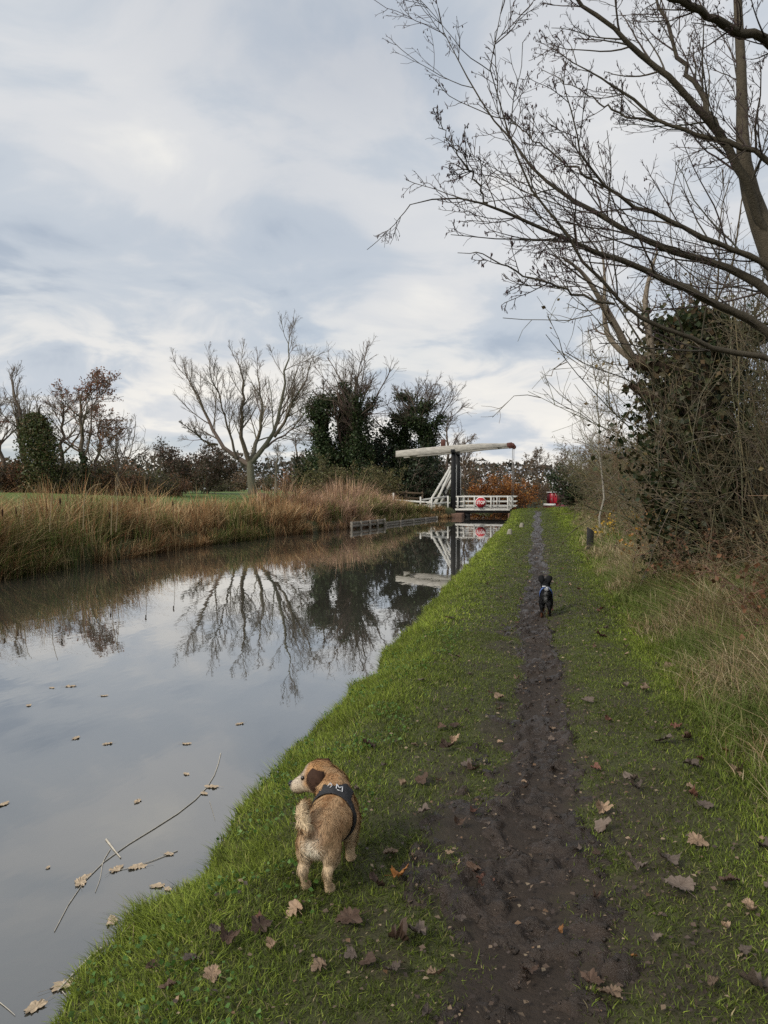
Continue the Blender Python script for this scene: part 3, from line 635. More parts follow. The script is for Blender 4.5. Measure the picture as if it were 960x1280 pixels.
# brown hedge running behind the pasture on the left, shrub by shrub
hs = []
for i, pal in enumerate((BR, [[.11, .11, .045], [.08, .075, .04]], [[.24, .12, .06], [.15, .085, .05]])):
    hs.append(bush('hedge_shrub', ['dull brown hedge shrub along the far side of the pasture', 'dark olive hedge shrub along the far side of the pasture', 'russet hedge shrub along the far side of the pasture'][i], (0, 0, 0), 5.5, 3, 3.2, 220 + i, pal, n=2600, s=.17, r=.04, fine=.018, group='hedge shrubs behind the pasture', stems=22, twigs=9, sub=4))
spots = [(-30, 60, 1.1), (5, 64, 1.0), (38, 62, .95), (70, 64, 1.1), (100, 62, 1.0), (128, 63, .95), (158, 64, .9), (186, 66, .85), (212, 70, .75), (285, 105, 1.2), (262, 100, 1.1), (360, 110, 1.2), (392, 100, 1.2), (330, 118, 1.2), (230, 112, 1.3), (300, 112, 1.25), (195, 100, 1.3), (160, 100, 1.4), (425, 90, 1.0), (-45, 70, 1.3), (15, 75, 1.3), (60, 76, 1.3), (112, 78, 1.4)]
used = [0, 0, 0]
for k, (px, D, sc_) in enumerate(spots):
    j = k % 3; b = gb(px, D)
    if not used[j]: o = hs[j]; o.location = [float(q) for q in b]; o.scale = (sc_,) * 3; used[j] = 1
    else: copy_tree(hs[j], b, k * 1.9, (sc_, sc_, sc_ * (0.70 + .3 * ((k * 37) % 10) / 10)))
# distant wood beyond the fields: reads as one mass
a = Acc(); rng = np.random.default_rng(77); n = 17000
px = rng.uniform(-150, 1150, n); D = rng.uniform(180, 260, n)
hh = (5.0 + 6.5 * fbm(px * .018, D * .01, 78, 4)) * rng.uniform(0, 1, n) ** .7
c = np.stack([P(x, 611, d) for x, d in zip(px, D)]); c[:, 2] = zg(c[:, 0], c[:, 1]) + hh
V_, f3 = leafquads(c, rng.uniform(.6, 1.6, n), rng); a.add(V_, f3, None, np.repeat(pick([[.06, .055, .045], [.085, .065, .05], [.05, .055, .04]], [2, 2, 1], n, rng), 4, axis=0))
tag(a.make('distant_wood', M_leaf), 'far line of bare woodland beyond the fields', 'woodland', kind='stuff')

# ------------------------------------------------------------------ right hand hedgerow
HB = (.135, .112, .066)
hed = []
for i in range(4):
    pal = [[[.13, .10, .04], [.10, .085, .04], [.16, .10, .035]], [[.12, .085, .045], [.09, .075, .035]], [[.10, .09, .04], [.14, .11, .05]], [[.09, .07, .035], [.13, .08, .04]]][i]
    hed.append(bush('hedgerow_shrub', ['olive brown leafless shrub in the towpath hedgerow', 'grey brown twiggy shrub in the towpath hedgerow', 'mossy green brown shrub in the towpath hedgerow', 'russet brown shrub in the towpath hedgerow'][i], (0, 0, 0), 3.0, 3.6, 3.6, 240 + i, pal, n=3200, s=.05, tint=[HB, (.15, .13, .095), (.125, .115, .058), (.145, .10, .062)][i], stems=40, twigs=13, sub=6, r=.015, fine=.0055, group='shrubs of the towpath hedgerow'))
spots = [(3.6, 6.6, .72, 0), (4.0, 9.6, .85, 1), (3.5, 12.2, .70, 3), (3.9, 14.6, .80, 2), (3.6, 17.5, .78, 0), (4.0, 20.5, .9, 1), (4.2, 24, 1.05, 2), (4.3, 28, 1.1, 3), (4.4, 32, 1.15, 0), (4.3, 36, 1.2, 1), (4.2, 40.5, 1.2, 2), (4.3, 45.5, 1.2, 3), (5.0, 50.5, 1.25, 0), (6.2, 56, 1.3, 1), (8.0, 62, 1.3, 2), (6.0, 11, 1.1, 3), (6.2, 15.5, 1.1, 0), (6.4, 20, 1.15, 1), (6.5, 25.5, 1.25, 2), (6.5, 31, 1.3, 3), (4.6, 5.0, .8, 2), (9.5, 70, 1.3, 0), (12, 78, 1.3, 1), (15, 86, 1.35, 3), (7.6, 44, 1.35, 1), (5.6, 8, .95, 1), (18.5, 96, 1.4, 2)]
used = [0] * 4
for k, (u, v, sc_, j) in enumerate(spots):
    b = np.array([u, v, float(zg(u, v)) - .05])
    if not used[j]: o = hed[j]; o.location = [float(q) for q in b]; o.scale = (sc_,) * 3; used[j] = 1
    else: copy_tree(hed[j], b, k * 2.3, (sc_, sc_, sc_))
b = P(727, 611, 44); b[2] = zg(b[0], b[1]) - .05
bush('holly_bush', 'dark ivy smothered bush where the hedgerow closes in on the towpath', b, 2.0, 2.2, 2.7, 260, [[.018, .034, .012], [.035, .055, .02]], n=5200, s=.11, r=.02, stems=20)
# brambles at the foot of the hedge: arching stems with a few russet leaves
br = []
for i in range(3):
    br.append(bush('bramble', ['russet leaved bramble tangle at the foot of the hedgerow', 'bare tan bramble tangle at the foot of the hedgerow', 'green leaved bramble tangle at the foot of the hedgerow'][i], (0, 0, 0), 2.0, 2.2, 1.15, 270 + i, [[[.16, .075, .035], [.11, .06, .03]], [[.2, .14, .07], [.13, .09, .05]], [[.07, .10, .035], [.13, .10, .05]]][i], n=[1300, 700, 900][i], s=.045, tint=[(.15, .09, .06), (.21, .16, .10), (.14, .13, .07)][i], stems=46, twigs=8, sub=4, r=.006, fine=.0028, group='brambles under the hedgerow', trop=-.06, cat='bramble'))
spots = [(2.75, 5.2, 1.0, 1), (2.7, 6.8, 1.05, 0), (2.65, 8.4, 1.05, 1), (2.6, 10, 1.0, 0), (2.6, 11.6, .95, 2), (2.7, 13.2, 1.0, 1), (2.8, 15, 1.0, 0), (2.9, 17, 1.0, 1), (2.9, 19.5, 1.1, 2), (3.0, 22, 1.1, 1), (3.0, 25, 1.1, 0), (3.1, 29, 1.2, 2), (3.1, 33, 1.2, 1), (3.1, 38, 1.2, 2), (3.3, 4.0, 1.0, 0), (3.3, 7.5, 1.3, 2), (3.4, 10.6, 1.3, 1)]
used = [0] * 3
for k, (u, v, sc_, j) in enumerate(spots):
    b = np.array([u, v, float(zg(u, v)) - .03])
    if not used[j]: o = br[j]; o.location = [float(q) for q in b]; o.scale = (sc_,) * 3; used[j] = 1
    else: copy_tree(br[j], b, k * 1.7, (sc_,) * 3)
# yellow leaved sapling and a pale slender birch
b = P(770, 611, 19.5); b[2] = zg(b[0], b[1])
bush('sapling', 'sapling with a few bright yellow leaves behind the black post', b, .9, .8, 1.0, 281, [[.50, .32, .04], [.4, .25, .05]], n=110, s=.075, r=.008, stems=7, twigs=5, sub=3, fine=.003)
b = P(802, 611, 14.5); b[2] = zg(b[0], b[1])
bush('sapling', 'low shrub with orange yellow leaves among the brambles', b, 1.1, .8, 1.1, 282, [[.45, .24, .04], [.30, .14, .04]], n=120, s=.065, r=.008, stems=9, twigs=5, sub=3, fine=.003)
b = P(752, 611, 23); b[2] = zg(b[0], b[1])
wild_tree('birch_tree', 'slender pale stemmed young birch rising out of the hedgerow', b, 6.4, 120, (-.1, 0), .55, None, None, (.27, .25, .21), None, r0=.030, crown_from=.3, n1=18, n2=7, n3=4, fine=.004, trop=.12, trunk_h=.95)

# ------------------------------------------------------------------ ivy clad pollard in the hedgerow
rng = np.random.default_rng(301)
DP = 10.6; bp = P(862, 611, DP); bp[2] = zg(bp[0], bp[1]) - .1
t = thing('pollard_tree', 'old pollard trunk smothered in dark ivy with broken dead arms', 'tree', bp)
trunk = pxline([(878, 745, .34), (872, 660, .30), (866, 560, .30), (868, 470, .34), (872, 430, .30), (876, 392, .12)], DP, bp)
trunk[0] = (0.1, 0, 0, .36)
arms = [pxline([(862, 476, .17), (838, 462, .13), (812, 455, .115), (790, 452, .10)], DP, bp, -.3),
        pxline([(870, 420, .16), (850, 412, .14), (835, 408, .10)], DP, bp, -.2),
        pxline([(858, 520, .12), (836, 505, .085), (812, 494, .07), (797, 492, .06), (788, 481, .03)], DP, bp, -.4),
        pxline([(880, 450, .15), (905, 425, .12), (930, 414, .10), (955, 418, .07)], DP, bp, .3)]
sprouts = [pxline([(792, 452, .07), (784, 440, .055), (780, 424, .048), (768, 405, .042), (752, 378, .036), (738, 352, .03), (722, 332, .022), (703, 322, .014)], DP - .3, bp, -.5),
           pxline([(814, 454, .07), (814, 430, .055), (808, 400, .045), (805, 372, .038), (812, 345, .03), (822, 312, .016)], DP - .3, bp, .2),
           pxline([(786, 446, .05), (770, 436, .04), (759, 424, .036), (754, 395, .03), (757, 350, .022), (752, 308, .012)], DP - .3, bp, .3)]
Pt, Rt = limb_array([trunk], 14); Pa, Ra = limb_array(arms, 8); Ps, Rs = limb_array(sprouts, 12)
a = Acc(); a.tubes(Pt, Rt, 10, (.10, .075, .055)); a.make('trunk', M_bark, t, True)
for q in range(len(Pa)):
    a = Acc(); a.tubes(Pa[q:q+1], Ra[q:q+1] * (1 + .15 * rng.normal(size=Ra[q:q+1].shape)), 8, (.13, .09, .065)); a.make('arm', M_bark, t, True)
for q in range(len(Ps)):
    a = Acc(); a.tubes(Ps[q:q+1], Rs[q:q+1], 6, (.20, .165, .125)); a.make('sprout', M_bark, t, True)
a = Acc()
twig_set(a, np.concatenate([Ps]), Rs, [dict(n=9, len=.35, ang=(30, 75), K=6, wig=.2, trop=.03, rr=.4, tr=(.2, 1), rmin=.006), dict(n=6, len=.5, ang=(25, 65), K=4, wig=.22, trop=.0, rr=.6, rmin=.0032)], rng, [(.12, .095, .07), (.10, .075, .06)])
up_src = np.concatenate([Pt[:, 6:], Pt[:, 4:12]]); up_r = np.concatenate([Rt[:, 6:] * .3, Rt[:, 4:12] * .3])
g1 = grow(up_src, up_r, 17, (0, 1), 2.4, (20, 75), 8, .12, .13, .22, rng, .3, .011, lenabs=True)
a.tubes(g1[0], g1[1], 4, vary((.10, .082, .06), len(g1[0]), rng))
twig_set(a, g1[0], g1[1], [dict(n=9, len=.35, ang=(25, 65), K=5, wig=.2, trop=.05, rr=.5, rmin=.0045), dict(n=4, len=.5, ang=(25, 60), K=4, wig=.2, trop=.03, rr=.6, rmin=.003)], rng, [(.09, .07, .055)])
a.make('twigs', M_twig, t)
a = Acc(); pal = [[.024, .036, .013], [.045, .052, .018], [.065, .055, .025], [.09, .06, .03]]
for q, (src, rad, nn) in enumerate([(Pt[0], np.interp(np.linspace(0, 1, 14), [0, .3, .6, .9, 1], [.60, .66, .80, .66, .3]), 13000), (Pa[1], np.full(8, .30), 1500), (Pa[3], np.full(8, .30), 1500)]):
    tt = rng.uniform(0, 1, nn)
    n0 = len(a.V); ivy_leaves(a, src, rad, nn, rng, 0, .085, None, .6)
    a.C[-1] = np.repeat(pick(pal, [3, 3, 2, 1], nn, rng, .25), 4, axis=0)
a.make('ivy', M_leaf, t)
# hanging bare ivy and bindweed stems over the trunk
a = Acc(); g2 = grow(Pt, Rt * 1.5, 55, (.2, .95), 1.5, (60, 100), 8, .12, -.35, .02, rng, .5, .005, lenabs=True)
a.tubes(g2[0], g2[1], 3, vary((.15, .12, .085), len(g2[0]), rng)); a.make('creepers', M_twig, t)

# tall hazel rods in the hedge at the right
hz_ = []
for i, (px, D, H, ln_) in enumerate(((985, 9.4, 4.6, -.6), (915, 13.0, 5.0, -.3), (1030, 8.6, 4.6, -.9), (960, 14.0, 6.0, -.4))):
    b = P(px, 611, D); b[2] = zg(b[0], b[1]) - .05
    bush('hazel_bush', ['hazel with tall upright bare rods in front of the pollard', 'hazel of fine bare rods close behind the pollard', 'hazel with arching rods at the foot of the overhanging alder', 'tallest bare hazel at the back of the hedgerow'][i], b, 2.2, 2.0, H, 310 + i, [[.10, .07, .035], [.16, .12, .05]], n=260, s=.05, tint=[(.13, .11, .07), (.115, .095, .065), (.10, .088, .05), (.12, .10, .075)][i], stems=24, twigs=11, sub=5, r=.013, fine=.0038, trop=.1)

# ------------------------------------------------------------------ overhanging alder
rng = np.random.default_rng(401)
DA = 6.2; ba = P(1032, 611, DA); ba[2] = zg(ba[0], ba[1]) - .08
t = thing('alder_tree', 'bare alder whose long limbs with catkins reach out over the towpath', 'tree', ba)
TR = [pxline([(1032, 830, .17), (1026, 700, .15), (1016, 560, .14), (1000, 420, .135), (975, 335, .125), (955, 290, .115), (937, 252, .085), (926, 205, .068), (925, 172, .062), (931, 138, .055), (926, 80, .048), (922, 0, .042), (918, -80, .03)], DA, ba, .6)]
TR[0][0] = (0, 0, 0, .19)
LB = [pxline([(1008, 490, .062), (958, 404, .046), (893, 378, .042), (811, 340, .034), (749, 316, .027), (706, 297, .022), (658, 278, .016), (610, 254, .011), (560, 238, .007), (512, 256, .004)], DA, ba, -.9),
      pxline([(1004, 440, .058), (960, 350, .047), (883, 326, .043), (811, 302, .036), (768, 285, .031), (730, 259, .025), (692, 230, .02), (663, 206, .016), (629, 172, .012), (610, 139, .010), (577, 91, .007), (557, 53, .005), (548, 10, .003)], DA, ba, .5),
      pxline([(992, 380, .045), (960, 321, .033), (907, 311, .030), (845, 283, .027), (787, 254, .021), (754, 235, .016), (730, 201, .011), (716, 158, .008), (701, 91, .004)], DA, ba, -.5),
      pxline([(985, 225, .040), (960, 196, .034), (917, 180, .030), (869, 168, .025), (831, 153, .021), (792, 127, .016), (754, 101, .011), (711, 72, .006), (690, 60, .003)], DA, ba, .3),
      pxline([(958, 290, .070), (931, 225, .055), (917, 192, .050), (883, 144, .043), (855, 115, .036), (807, 72, .031), (768, 34, .026), (725, 0, .020), (680, -50, .010)], DA + .2, ba, -.4),
      pxline([(898, 165, .040), (874, 115, .031), (850, 72, .025), (835, 38, .022), (821, 0, .018), (808, -60, .010)], DA + .2, ba, .6),
      pxline([(1000, 85, .060), (960, 57, .050), (922, 36, .044), (883, 19, .039), (845, 0, .033), (790, -35, .02)], DA - .4, ba, -.6),
      pxline([(1012, 470, .040), (957, 443, .031), (893, 437, .028), (857, 425, .026), (811, 404, .022), (768, 378, .018), (740, 335, .016), (692, 278, .013), (658, 220, .010), (629, 177, .008), (615, 96, .006), (610, 48, .005), (629, 0, .003)], DA - .3, ba, -.8),
      pxline([(768, 380, .014), (749, 378, .012), (692, 355, .010), (644, 340, .008), (610, 319, .006), (572, 316, .003)], DA - .9, ba, -.3),
      pxline([(754, 235, .013), (701, 197, .010), (658, 168, .007), (629, 144, .004)], DA - .3, ba, .2),
      pxline([(610, 254, .010), (590, 215, .008), (570, 190, .006), (545, 150, .004)], DA - .7, ba, -.2),
      pxline([(831, 153, .016), (780, 146, .012), (740, 120, .009), (700, 100, .004)], DA + .2, ba, .6)]
Pt, Rt = limb_array(TR, 22); Pl, Rl = limb_array(LB, 20); Rt = Rt * .84; Rl = np.minimum(Rl, .052) * .86
AB = (.064, .054, .038); Pl[:, 1:-1] += rng.normal(size=Pl[:, 1:-1].shape) * .012
a = Acc(); a.tubes(Pt, Rt, 10, (.080, .066, .046)); a.make('trunk', M_bark, t, True)
for q in range(len(Pl)):
    a = Acc(); a.tubes(Pl[q:q+1], .84 * Rl[q:q+1] * (1 + .06 * rng.normal(size=Rl[q:q+1].shape)), 7, AB); a.make('limb', M_bark, t, True)
a = Acc(); SP = np.concatenate([Pl, Pl[:8], resample(Pt[0, 12:], 20)[None]]); SR = np.concatenate([Rl, Rl[:8], resample(np.c_[Pt[0, 12:], Rt[0, 12:]], 20)[None, :, 3]])
SR = np.minimum(SR, .022)
LV = (-.55, .12, .75)                    # twigs sweep out over the water and up to the light
sets = twig_set(a, SP, SR, [dict(n=11, len=.30, ang=(18, 60), K=9, wig=.09, trop=.07, rr=.36, tr=(.12, 1), rmin=.0042, rend=.35, tropv=LV),
                            dict(n=6, len=.46, ang=(22, 60), K=6, wig=.13, trop=.05, rr=.6, tr=(.12, 1), rmin=.0029, rend=.5, tropv=LV),
                            dict(n=4, len=.46, ang=(25, 60), K=3, wig=.16, trop=.03, rr=.7, tr=(.2, 1), rmin=.0020, rend=.6)], rng, [(.075, .060, .048), (.066, .050, .044), (.064, .045, .042)])
a.make('twigs', M_twig, t)
q = sets[2][0]; n = 2700; i = rng.integers(len(q), size=n); c = q[i, rng.integers(1, 3, size=n)]
a = Acc(); dz = rng.uniform(.010, .028, n); r_ = rng.uniform(.0026, .0052, n); off = rng.normal(size=(n, 2)) * .004
K4 = np.stack([np.stack([c[:, 0] + off[:, 0] * s_, c[:, 1] + off[:, 1] * s_, c[:, 2] - dz * s_], 1) for s_ in (0, .3, .75, 1.0)], 1)
a.tubes(K4, r_[:, None] * np.array([.2, 1, .9, .15]), 3, vary((.060, .032, .035), n, rng, .25)); tag(a.make('catkins', M_twig, t), kind='stuff')

# ------------------------------------------------------------------ lift bridge
BV = 50.4                                       # near side of the deck
br_ = thing('lift_bridge', 'white and black wooden lift bridge across the canal narrows', 'bridge', (-3.3, BV, 0))
O = np.array([-3.3, BV, 0.0])
def bpart(name, mat, fn, parent=None, bev=.012):
    a = Acc(); fn(a)
    if a.V: a.V = [v - O for v in a.V]
    o = a.make(name, mat, parent or br_)
    if bev: bevel(o, bev)
    return o
UP = -5.45; FAR = BV + 3.1
# deck, edge beams, planks
bpart('deck_frame', M_blackp, lambda a: (a.beam((-5.3, BV + .1, .02), (-1.75, BV + .1, .02), .16, .18), a.beam((-5.3, FAR - .1, .02), (-1.75, FAR - .1, .02), .16, .18), a.beam((-5.2, BV + .2, .02), (-5.2, FAR - .2, .02), .15, .17), a.beam((-1.85, BV + .2, .02), (-1.85, FAR - .2, .02), .15, .17)))
for k in range(12):
    x0 = -5.3 + k * .297
    bpart('deck_plank', M_timber, lambda a: a.box((x0, BV + .05, .115), (x0 + .285, FAR - .05, .165)), bev=.006)
for yy in (BV - .03, FAR + .03):
    ks = bpart('kerb_board', M_whitep, lambda a: a.beam((-5.3, yy, .14), (-1.75, yy, .14), .05, .13))
    for x in (-5.12, -4.04, -2.96, -1.88):
        bpart('railing_post', M_whitep, lambda a: a.box((x - .045, yy - .05, .205), (x + .045, yy + .05, 1.0)))
    for x in (-4.72, -3.64, -2.58, -1.66):
        bpart('railing_post', M_whitep, lambda a: a.box((x - .03, yy - .035, .36 if x < -2 else .2), (x + .03, yy + .035, .96)))
    s_ = -1 if yy < BV + 1 else 1
    for z, e in ((.985, .09), (.66, .075), (.36, .075)):
        bpart('rail', M_whitep, lambda a: a.beam((-5.4, yy - s_ * .085, z), (-1.35, yy - s_ * .085, z), .05, e))
# tower
for yy, nm in ((BV + .15, 0), (FAR - .1, 1)):
    bpart('tower_post', M_blackp, lambda a: a.beam((UP, yy, -.3), (UP + .02, yy, 3.88), .34, .34, .28, .28))
    bpart('post_trim', M_whitep, lambda a: a.beam((UP + .21, yy - .02, .2), (UP + .20, yy - .02, 3.1), .05, .08))
    for dx, z1 in ((1.85, 3.0), (1.35, 2.75)):
        bpart('brace', M_whitep, lambda a: a.beam((UP - dx - .05, yy - .1 + .2 * (dx < 1.6), .02), (UP - .14, yy, z1), .15, .15))
bpart('tower_head', M_blackp, lambda a: a.beam((UP, BV - .25, 3.97), (UP, FAR + .3, 3.97), .26, .22))
bpart('tower_tie', M_blackp, lambda a: a.beam((UP - .95, BV + .1, 1.55), (UP - .95, FAR - .1, 1.55), .2, .2))
bpart('tower_rail', M_whitep, lambda a: a.beam((UP - .28, BV + .1, .55), (UP - .28, FAR, .55), .1, .1))
# balance beams
def lever(yy, dz):
    zl, zm, zr = 3.80 + dz, 4.12 + dz, 4.33 + dz
    def fn(a):
        sec = [(-9.25, zl, .34, .42), (-7.4, zl + .17, .34, .46), (UP, zm, .32, .46), (-3.6, zm + .16, .26, .36), (-1.85, zr, .2, .22)]
        V = []
        for (x, z, w, h) in sec: V += [(x, yy - w/2, z - h/2), (x, yy + w/2, z - h/2), (x, yy + w/2, z + h/2), (x, yy - w/2, z + h/2)]
        f = [(0, 1, 2, 3), (19, 18, 17, 16)]
        for k in range(4):
            for j in range(4): f.append((k*4+j, k*4+4+j, k*4+4+(j+1) % 4, k*4+(j+1) % 4))
        a.add(V, None, f)
    o = bpart('balance_beam', M_beam, fn, bev=.025)
    bpart('beam_cap', M_iron, lambda a: a.beam((-1.95, yy, zr), (-1.62, yy, zr + .04), .26, .27))
    bpart('pulley', M_iron, lambda a: a.tubes(np.array([[(-1.6, yy - .12, zr - .02), (-1.6, yy - .119, zr - .02), (-1.6, yy + .119, zr - .02), (-1.6, yy + .12, zr - .02)]]), np.array([[.001, .15, .15, .001]]), 12), bev=0)
    bpart('lifting_rod', M_steel, lambda a: a.beam((-1.6, yy, zr - .1), (-1.62, yy, .22), .035, .035), bev=0)
lever(BV + .0, 0); lever(FAR + .05, 0.06)
bpart('beam_crosstie', M_beam, lambda a: a.beam((-8.7, BV + .19, 3.86), (-8.7, FAR - .14, 3.90), .3, .3))
bpart('beam_crosstie', M_beam, lambda a: a.beam((-2.6, BV + .15, 4.30), (-2.6, FAR - .1, 4.34), .16, .16))
bpart('windlass', M_iron, lambda a: a.box((-6.25, BV - .12, 4.28), (-5.95, BV + .14, 4.72)))
bpart('hydraulic_ram', M_blackp, lambda a: a.beam((UP - .3, BV + 1.5, .1), (UP - .9, BV + 1.5, 1.5), .16, .16))
# approach rails, splayed on the far bank
for (x0, y0, x1, y1, z0, z1) in ((-5.75, BV - .15, -7.3, BV - 1.6, 1.0, .78), (-5.75, BV - .15, -7.3, BV - 1.6, .62, .42), (-6.6, BV - 1.8, -9.6, BV + 1.0, .62, .74), (-6.6, BV - 1.8, -9.6, BV + 1.0, .36, .46)):
    bpart('approach_rail', M_whitep, lambda a: a.beam((x0, y0, z0), (x1, y1, z1), .05, .11))
for (x, y) in ((-5.75, BV - .2), (-7.35, BV - 1.65), (-6.6, BV - 1.86), (-9.6, BV + .94)):
    z = float(zg(x, y)); bpart('approach_post', M_whitep, lambda a: a.box((x - .05, y - .05, z - .1), (x + .05, y + .05, z + .75)))
# stone abutments of the narrows
ab = []
for (x0, x1) in ((-5.9, -4.7), (-1.85, -0.9)):
    bpart('abutment', M_brick, lambda a: a.box((x0, BV - 1.6 if x0 < -3 else BV - .6, -1.0), (x1, FAR + .8, -.08)), bev=.03)
bpart('pier', M_blackp, lambda a: a.box((-4.75, BV + .1, -1.0), (-4.35, BV + .5, -.07)))

# stop sign hung on the railing
so = P(601, 631, 49.7); so = np.array([-3.62, BV - .16, .60])
t = thing('stop_sign', 'red octagonal STOP sign hung on the white bridge railing', 'sign', so)
def octo(r, y, th):
    an = np.pi / 8 + np.arange(8) * np.pi / 4; ring = np.stack([np.cos(an) * r, 0 * an, np.sin(an) * r], 1)
    V = np.concatenate([ring + [0, y, 0], ring + [0, y + th, 0], [[0, y, 0], [0, y + th, 0]]]); i = np.arange(8); j = (i + 1) % 8
    return V, np.concatenate([np.stack([i * 0 + 16, i, j], 1), np.stack([i * 0 + 17, j + 8, i + 8], 1)]), np.stack([i, i + 8, j + 8, j], 1)
a = Acc(); a.add(*octo(.385, -.002, .02)); a.make('border', M_signw, t)
a = Acc(); a.add(*octo(.345, -.008, .005)); a.make('face', M_red, t)
fc = bpy.data.curves.new('lettering', 'FONT'); fc.body = 'STOP'; fc.size = .225; fc.align_x = 'CENTER'; fc.align_y = 'CENTER'; fc.extrude = .002; fc.offset = .008; fc.space_character = 1.08
fo = bpy.data.objects.new('tmp', fc); COL.objects.link(fo); bpy.context.view_layer.update()
me = bpy.data.meshes.new_from_object(fo.evaluated_get(bpy.context.evaluated_depsgraph_get())); bpy.data.objects.remove(fo)
lo = bpy.data.objects.new('lettering', me); COL.objects.link(lo); me.materials.clear(); me.materials.append(M_signw); lo.parent = t
lo.rotation_euler = (R(90), 0, 0); lo.location = (0, -.013, 0); lo.scale = (.95, 1.3, 1)

# ------------------------------------------------------------------ bank furniture
def simple(name, label, cat, loc, mat, fn, bev=.012, group=None):
    a = Acc(); fn(a); o = a.make(name, mat); o.location = [float(x) for x in loc]
    if bev: bevel(o, bev)
    return tag(o, label, cat, group)
g = G(737, 686, .06)
simple('wooden_post', 'short black tarred post with slanted top at the verge', 'post', (g[0], g[1], zg(g[0], g[1])), M_tar,
       lambda a: a.add([(-.08, -.07, -.2), (.08, -.07, -.2), (.08, .07, -.2), (-.08, .07, -.2), (-.06, -.07, .58), (.095, -.07, .48), (.095, .07, .48), (-.06, .07, .58)], None, [(3,2,1,0),(4,5,6,7),(0,1,5,4),(1,2,6,5),(2,3,7,6),(3,0,4,7)]))
for k, (px, py) in enumerate(((652, 659), (637, 668))):
    g = G(px, py, -.0); z = float(zg(g[0], g[1]))
    a = Acc(); a.tubes(np.array([[(0, 0, -.1), (0, 0, .02), (0.01, 0, .12), (.01, 0, .17), (.01, 0, .18)]]), np.array([[.15, .13, .10, .07, .005]]) * .75, 7)
    o = a.make('stone_block', M_stone, None, True); o.location = (g[0], g[1], z)
    tag(o, ['pale worn mooring stone on the bank just before the bridge', 'pale worn mooring stone farther back from the bridge'][k], 'stone', 'mooring stones')
# timber edging along the far bank
v0, v1 = 33.8, 40.0
def lp(v): return np.array([float(np.interp(v, KV, KL)) + .42, v, 0])
t = thing('timber_edging', 'weathered timber edging boards holding the far canal bank', 'edging', lp(36))
ref = lp(36)
runs = [(33.9, 37.8, .0), (38.0, 46.5, -.17)]
for r0_, r1_, top in runs:
    nb = 3 if top > 0 else 2
    for k in range(nb):
        vv = np.linspace(r0_, r1_, 4)
        for s_ in range(3):
            p, q = lp(vv[s_]) - ref, lp(vv[s_ + 1]) - ref; z = top - .07 - .14 * k
            d_ = (q - p) / np.linalg.norm(q - p)
            a = Acc(); a.beam(p + d_ * .012 + [0, 0, z], q - d_ * .012 + [0, 0, z + .01 * ((k + s_) % 2)], .05, .115); bevel(a.make('board', M_timber, t), .008)
    for vq in np.linspace(r0_, r1_, 5):
        p = lp(vq) - ref + np.array([.07, 0, 0]); a = Acc(); a.box(p + [-.045, -.045, -.9], p + [.045, .045, top + .01]); bevel(a.make('stake', M_timber, t), .01)
# post and rail fence by the ivy alders
f0 = gb(468, 55.5, 0); f1 = gb(528, 55.5, 0)
t = thing('rail_fence', 'brown post and rail fence between reeds and bridge', 'fence', f0)
for k in range(4):
    p = (f1 - f0) * k / 3; p[2] = zg(*(f0 + p)[:2]) - f0[2]; a = Acc(); a.box(p + [-.06, -.06, -.2], p + [.06, .06, 1.05]); bevel(a.make('post', M_brown, t), .01)
for z in (.55, .92):
    for k in range(3):
        p, q = (f1 - f0) * k / 3, (f1 - f0) * (k + 1) / 3; a = Acc(); a.beam(p + [0, -.09, z], q + [-.02, -.09, z], .05, .13); bevel(a.make('rail', M_brown, t), .01)
# dark shed under the ivy
sb = gb(518, 62, 0)
t = thing('shed', 'small dark blue shed half hidden under the ivy trees', 'shed', sb)
M_shed = material('blue black boarding', (.02, .026, .04), rough=.6, noise=.3, nscale=5)
for k in range(7): a = Acc(); a.box((-1.1 + k * .3, -.8, 0), (-1.1 + k * .3 + .285, -.75, 2.0)); a.make('board', M_shed, t)
a = Acc(); a.box((-1.09, -.745, 0), (.98, 1, 2.0)); a.make('body', M_shed, t)
a = Acc(); a.add([(-1.25, -.95, 1.98), (1.15, -.95, 1.98), (1.15, 1.1, 1.98), (-1.25, 1.1, 1.98), (-1.25, .05, 2.55), (1.15, .05, 2.55)], [(0, 4, 3), (1, 2, 5)], [(0, 1, 5, 4), (2, 3, 4, 5), (3, 2, 1, 0)]); a.make('roof', M_shed, t)
a = Acc(); a.box((-.5, -.83, .9), (.1, -.803, 1.5)); a.make('window', material('dull glass', (.05, .08, .13), rough=.1, noise=0), t)
# old stump near the bare tree
sp = gb(329, 60, 0)
a = Acc(); a.tubes(np.array([[(0, 0, -.1), (0, 0, .15), (.02, 0, .5), (.05, 0, .62), (.05, 0, .63)]]), np.array([[.62, .52, .42, .38, .01]]) * (1), 9); o = a.make('tree_stump', M_brown, None, False); o.location = [float(x) for x in sp]
tag(o, 'brown tree stump in front of the bare pasture tree', 'stump')

